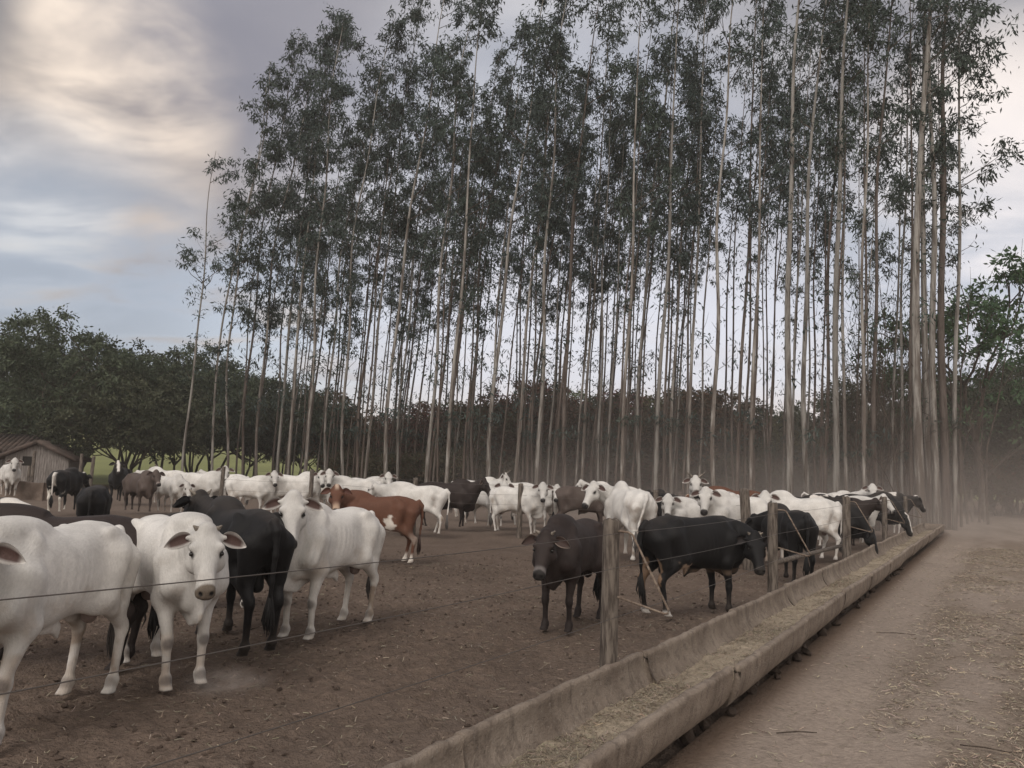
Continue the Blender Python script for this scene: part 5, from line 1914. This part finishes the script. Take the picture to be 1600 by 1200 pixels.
# ------------------------------------------------------------------ shed, pen wall
def build_shed():
    boards = mat_noise('grey_boards', (0.26, 0.235, 0.22), (0.14, 0.122, 0.112), 5, (6, 6, 0.5), 0.9, 0.5, 0.02, 14)
    tiles = mat_noise('clay_tiles', (0.105, 0.078, 0.066), (0.06, 0.046, 0.04), 3, (1, 1, 1), 0.9, 0.6, 0.05, 9)
    dark, T, b, _ = new_mat('inside_shade')
    b.inputs['Base Color'].default_value = (0.02, 0.017, 0.015, 1)
    p = at(68, 44.5)
    root = obj('wooden_shed', None, None, (p[0], p[1], float(terrain(p[None, :2])[0])), math.radians(14))
    tag(root, 'old grey wooden shed with a low clay tiled roof beneath the dark trees', 'shed')
    mb = MB()
    W, D_, hw = 3.1, 3.0, 1.72
    n = 26
    r_ = np.random.default_rng(4)
    for q in range(n):
        x = -W / 2 + (q + 0.5) * W / n
        g = hw + 0.75 * (1 - abs(x) / (W / 2))
        if -0.75 < x < -0.2:
            mb.box((x, -D_ / 2, 0.6), (W / n - 0.012, 0.03 + r_.uniform(0, .012), 1.2))
            mb.box((x, -D_ / 2, (1.7 + g) / 2), (W / n - 0.012, 0.03 + r_.uniform(0, .012), g - 1.7))
        else:
            mb.box((x, -D_ / 2, g / 2), (W / n - 0.012, 0.03 + r_.uniform(0, .012), g))
        mb.box((x, D_ / 2, g / 2), (W / n, 0.03, g))
    for sx in (-1, 1):
        for q in range(18):
            y = -D_ / 2 + (q + 0.5) * D_ / 18
            mb.box((sx * W / 2, y, hw / 2), (0.03 + r_.uniform(0, .012), D_ / 18 - 0.012, hw))
    obj('wall', mb.mesh('wall', [boards], False), root)
    mb = MB()
    mb.box((-0.48, -D_ / 2 + 0.06, 1.45), (0.62, 0.02, 0.52))  # near-black sheet filling the opening, standing in for the shade inside
    obj('window', mb.mesh('window', [dark], False), root)
    mb = MB()
    for sx in (-1, 1):
        a = math.atan2(0.75, W / 2)
        for q in range(16):
            y = -D_ / 2 - 0.35 + (q + 0.5) * (D_ + 0.7) / 16
            x0, x1 = 0.0, sx * (W / 2 + 0.4)
            z0, z1 = hw + 0.80, hw + 0.80 - 0.75 * (W / 2 + 0.4) / (W / 2)
            mb.tube([(x0, y, z0), ((x0 + x1) / 2, y, (z0 + z1) / 2), (x1, y, z1)], 0.115, 8)
    obj('roof', mb.mesh('roof', [tiles], True), root)
    # lean-to on the left
    p2 = at(2, 44)
    lt = obj('lean_to_shed', None, None, (p2[0], p2[1], float(terrain(p2[None, :2])[0])), math.radians(14))
    tag(lt, 'open lean-to with tiled roof and pale boards at the left edge beside the wooden shed', 'shed')
    mb = MB()
    for q in range(12):
        x = -1.4 + (q + .5) * 2.8 / 12
        mb.box((x, 0, 0.95), (2.8 / 12 - 0.015, 0.035 + r_.uniform(0, .012), 1.9))
    obj('wall', mb.mesh('wall', [boards], False), lt)
    mb = MB()
    for q in range(13):
        x = -1.6 + (q + .5) * 3.2 / 13
        mb.tube([(x, -0.9, 1.95), (x, 0.6, 2.5), (x, 1.6, 2.85)], 0.13, 8)
    obj('roof', mb.mesh('roof', [tiles], True), lt)
    mb = MB()
    for x in (-1.5, 0, 1.5):
        mb.box((x, -0.8, 0.95), (0.12, 0.12, 1.9))
    obj('prop', mb.mesh('prop', [boards], False), lt)


build_shed()
cw = mat_noise('stained_concrete', (0.19, 0.145, 0.118), (0.115, 0.085, 0.068), 2.5, (1, 1, 1), 0.9, 0.5, 0.02, 22)
mb = MB()
a, b = at(-40, 33.2), at(69, 31.5)
d = unit((b - a)[:2])
nn = np.array([-d[1], d[0]])
L = np.linalg.norm((b - a)[:2])
Vv = []
for t_ in np.linspace(0, L, 40):
    q = a[:2] + d * t_
    hh = 0.70 + 0.02 * math.sin(t_ * 3)
    for s_, z_ in ((-.09, -.1), (-.08, hh - .02), (-.06, hh), (.06, hh), (.08, hh - .02), (.09, -.1)):
        Vv.append((q[0] + nn[0] * s_, q[1] + nn[1] * s_, z_))
Qv = [(i * 6 + j, i * 6 + j + 1, i * 6 + j + 7, i * 6 + j + 6) for i in range(39) for j in range(5)]
Qv += [(0, 1, 4, 5), (1, 2, 3, 4), (39 * 6, 39 * 6 + 5, 39 * 6 + 4, 39 * 6 + 1), (39 * 6 + 1, 39 * 6 + 4, 39 * 6 + 3, 39 * 6 + 2)]
mb.add(Vv, Qv)
o = obj('pen_wall', mb.mesh('pen_wall', [cw]))
tag(o, 'low stained concrete pen wall at the left edge behind the white cow', 'wall')
# a loose rail lying between trough posts
r0, r1 = pl(1262, 862, 0.62), pl(1322, 852, 0.64)
mb = MB()
pa, pb = tp(6.45, -0.50, 0.70), tp(12.25, -0.50, 0.60)
mb.tube([pa + (pb - pa) * f for f in (0.03, 0.3, 0.6, 0.97)], 0.035, 8)
o = obj('wooden_rail', mb.mesh('wooden_rail', [wood]))
tag(o, 'thin horizontal pole rail between the second and third trough posts', 'rail')
for px, py, L, an, lab in ((1245, 1145, 0.30, 8, 'short dark stick lying in the middle of the dirt road'), (1400, 990, 0.45, -4, 'thin dark twig lying on the dirt road up ahead'), (1540, 1170, 0.30, -25, 'dark twig lying at the bottom right of the road')):
    p = pl(px, py, 0.02)
    mb = MB()
    dd = np.array([math.cos(math.radians(an)), math.sin(math.radians(an)), 0])
    mb.tube([p - dd * L / 2, p + np.array([0, 0.01, 0.006]), p + dd * L / 2], [0.004, 0.0055, 0.003], 6)
    o = obj('stick', mb.mesh('stick', [dark_bark]))
    tag(o, lab, 'stick')


# ------------------------------------------------------------------ dust hanging over the herd
def build_dust():
    m = bpy.data.materials.new('dust')
    m.use_nodes = True
    T = NT(m.node_tree)
    out = T.n('ShaderNodeOutputMaterial')
    vol = T.n('ShaderNodeVolumePrincipled')
    vol.inputs['Color'].default_value = (0.70, 0.63, 0.585, 1)
    vol.inputs['Anisotropy'].default_value = 0.1
    tc = T.n('ShaderNodeTexCoord')
    g = tc.outputs['Object']
    sep = T.n('ShaderNodeSeparateXYZ')
    T.l(g, sep.inputs[0])
    n = T.noise(g, 0.22, 3, 0.5)
    fx = T.math('MULTIPLY', T.ramp(sep.outputs[0], -16, 1), T.ramp(sep.outputs[0], 21, 10))
    fy = T.math('MULTIPLY', T.ramp(sep.outputs[1], -11, 0), T.ramp(sep.outputs[1], 17, 10))
    fz = T.math('POWER', 2.718, T.math('MULTIPLY', sep.outputs[2], -0.62))
    fz = T.math('MULTIPLY', fz, T.ramp(sep.outputs[2], 8.9, 5.0))
    d = T.math('MULTIPLY', T.math('MULTIPLY', fx, fy), T.math('MULTIPLY', fz, T.ramp(n, 0.30, 0.70)))
    T.l(T.math('MULTIPLY', d, 0.135), vol.inputs['Density'])
    T.l(vol.outputs[0], out.inputs['Volume'])
    mb = MB()
    mb.box((0, 0, 4.4), (48, 34, 9.0))
    me = mb.mesh('dust', [m], False)
    o = obj('dust', me, None, (10, 31, 0.0))
    tag(o, kind='stuff')


build_dust()


def build_puff(px, py, r, dens):
    m = bpy.data.materials.new('dust_puff')
    m.use_nodes = True
    T = NT(m.node_tree)
    out = T.n('ShaderNodeOutputMaterial')
    vol = T.n('ShaderNodeVolumePrincipled')
    vol.inputs['Color'].default_value = (0.72, 0.65, 0.60, 1)
    g = T.n('ShaderNodeTexCoord').outputs['Object']
    ln = T.n('ShaderNodeVectorMath', operation='LENGTH')
    T.l(g, ln.inputs[0])
    n = T.noise(g, 2.2, 3, 0.55)
    d = T.math('MULTIPLY', T.ramp(ln.outputs['Value'], 1.0, 0.15), T.ramp(n, 0.32, 0.7))
    T.l(T.math('MULTIPLY', d, dens), vol.inputs['Density'])
    T.l(vol.outputs[0], out.inputs['Volume'])
    p = pl(px, py)
    o = obj('dust_puff', mesh_np('dust_puff', SPH, None, SPHT, [m]), None, (p[0], p[1], r[2] * 0.4), 0.5)
    o.scale = r
    tag(o, kind='stuff')


build_puff(352, 1083, (0.42, 0.30, 0.17), 2.2)
build_puff(905, 818, (2.2, 1.0, 0.8), 0.35)


def build_haze():
    m = bpy.data.materials.new('haze')
    m.use_nodes = True
    T = NT(m.node_tree)
    out = T.n('ShaderNodeOutputMaterial')
    vol = T.n('ShaderNodeVolumePrincipled')
    vol.inputs['Color'].default_value = (0.80, 0.77, 0.75, 1)
    vol.inputs['Density'].default_value = 0.0010
    T.l(vol.outputs[0], out.inputs['Volume'])
    mb = MB()
    mb.box((0, 0, 0), (1500, 1050, 42))
    o = obj('haze', mb.mesh('haze', [m], False), None, (0, 440, 19.0))
    tag(o, kind='stuff')


build_haze()
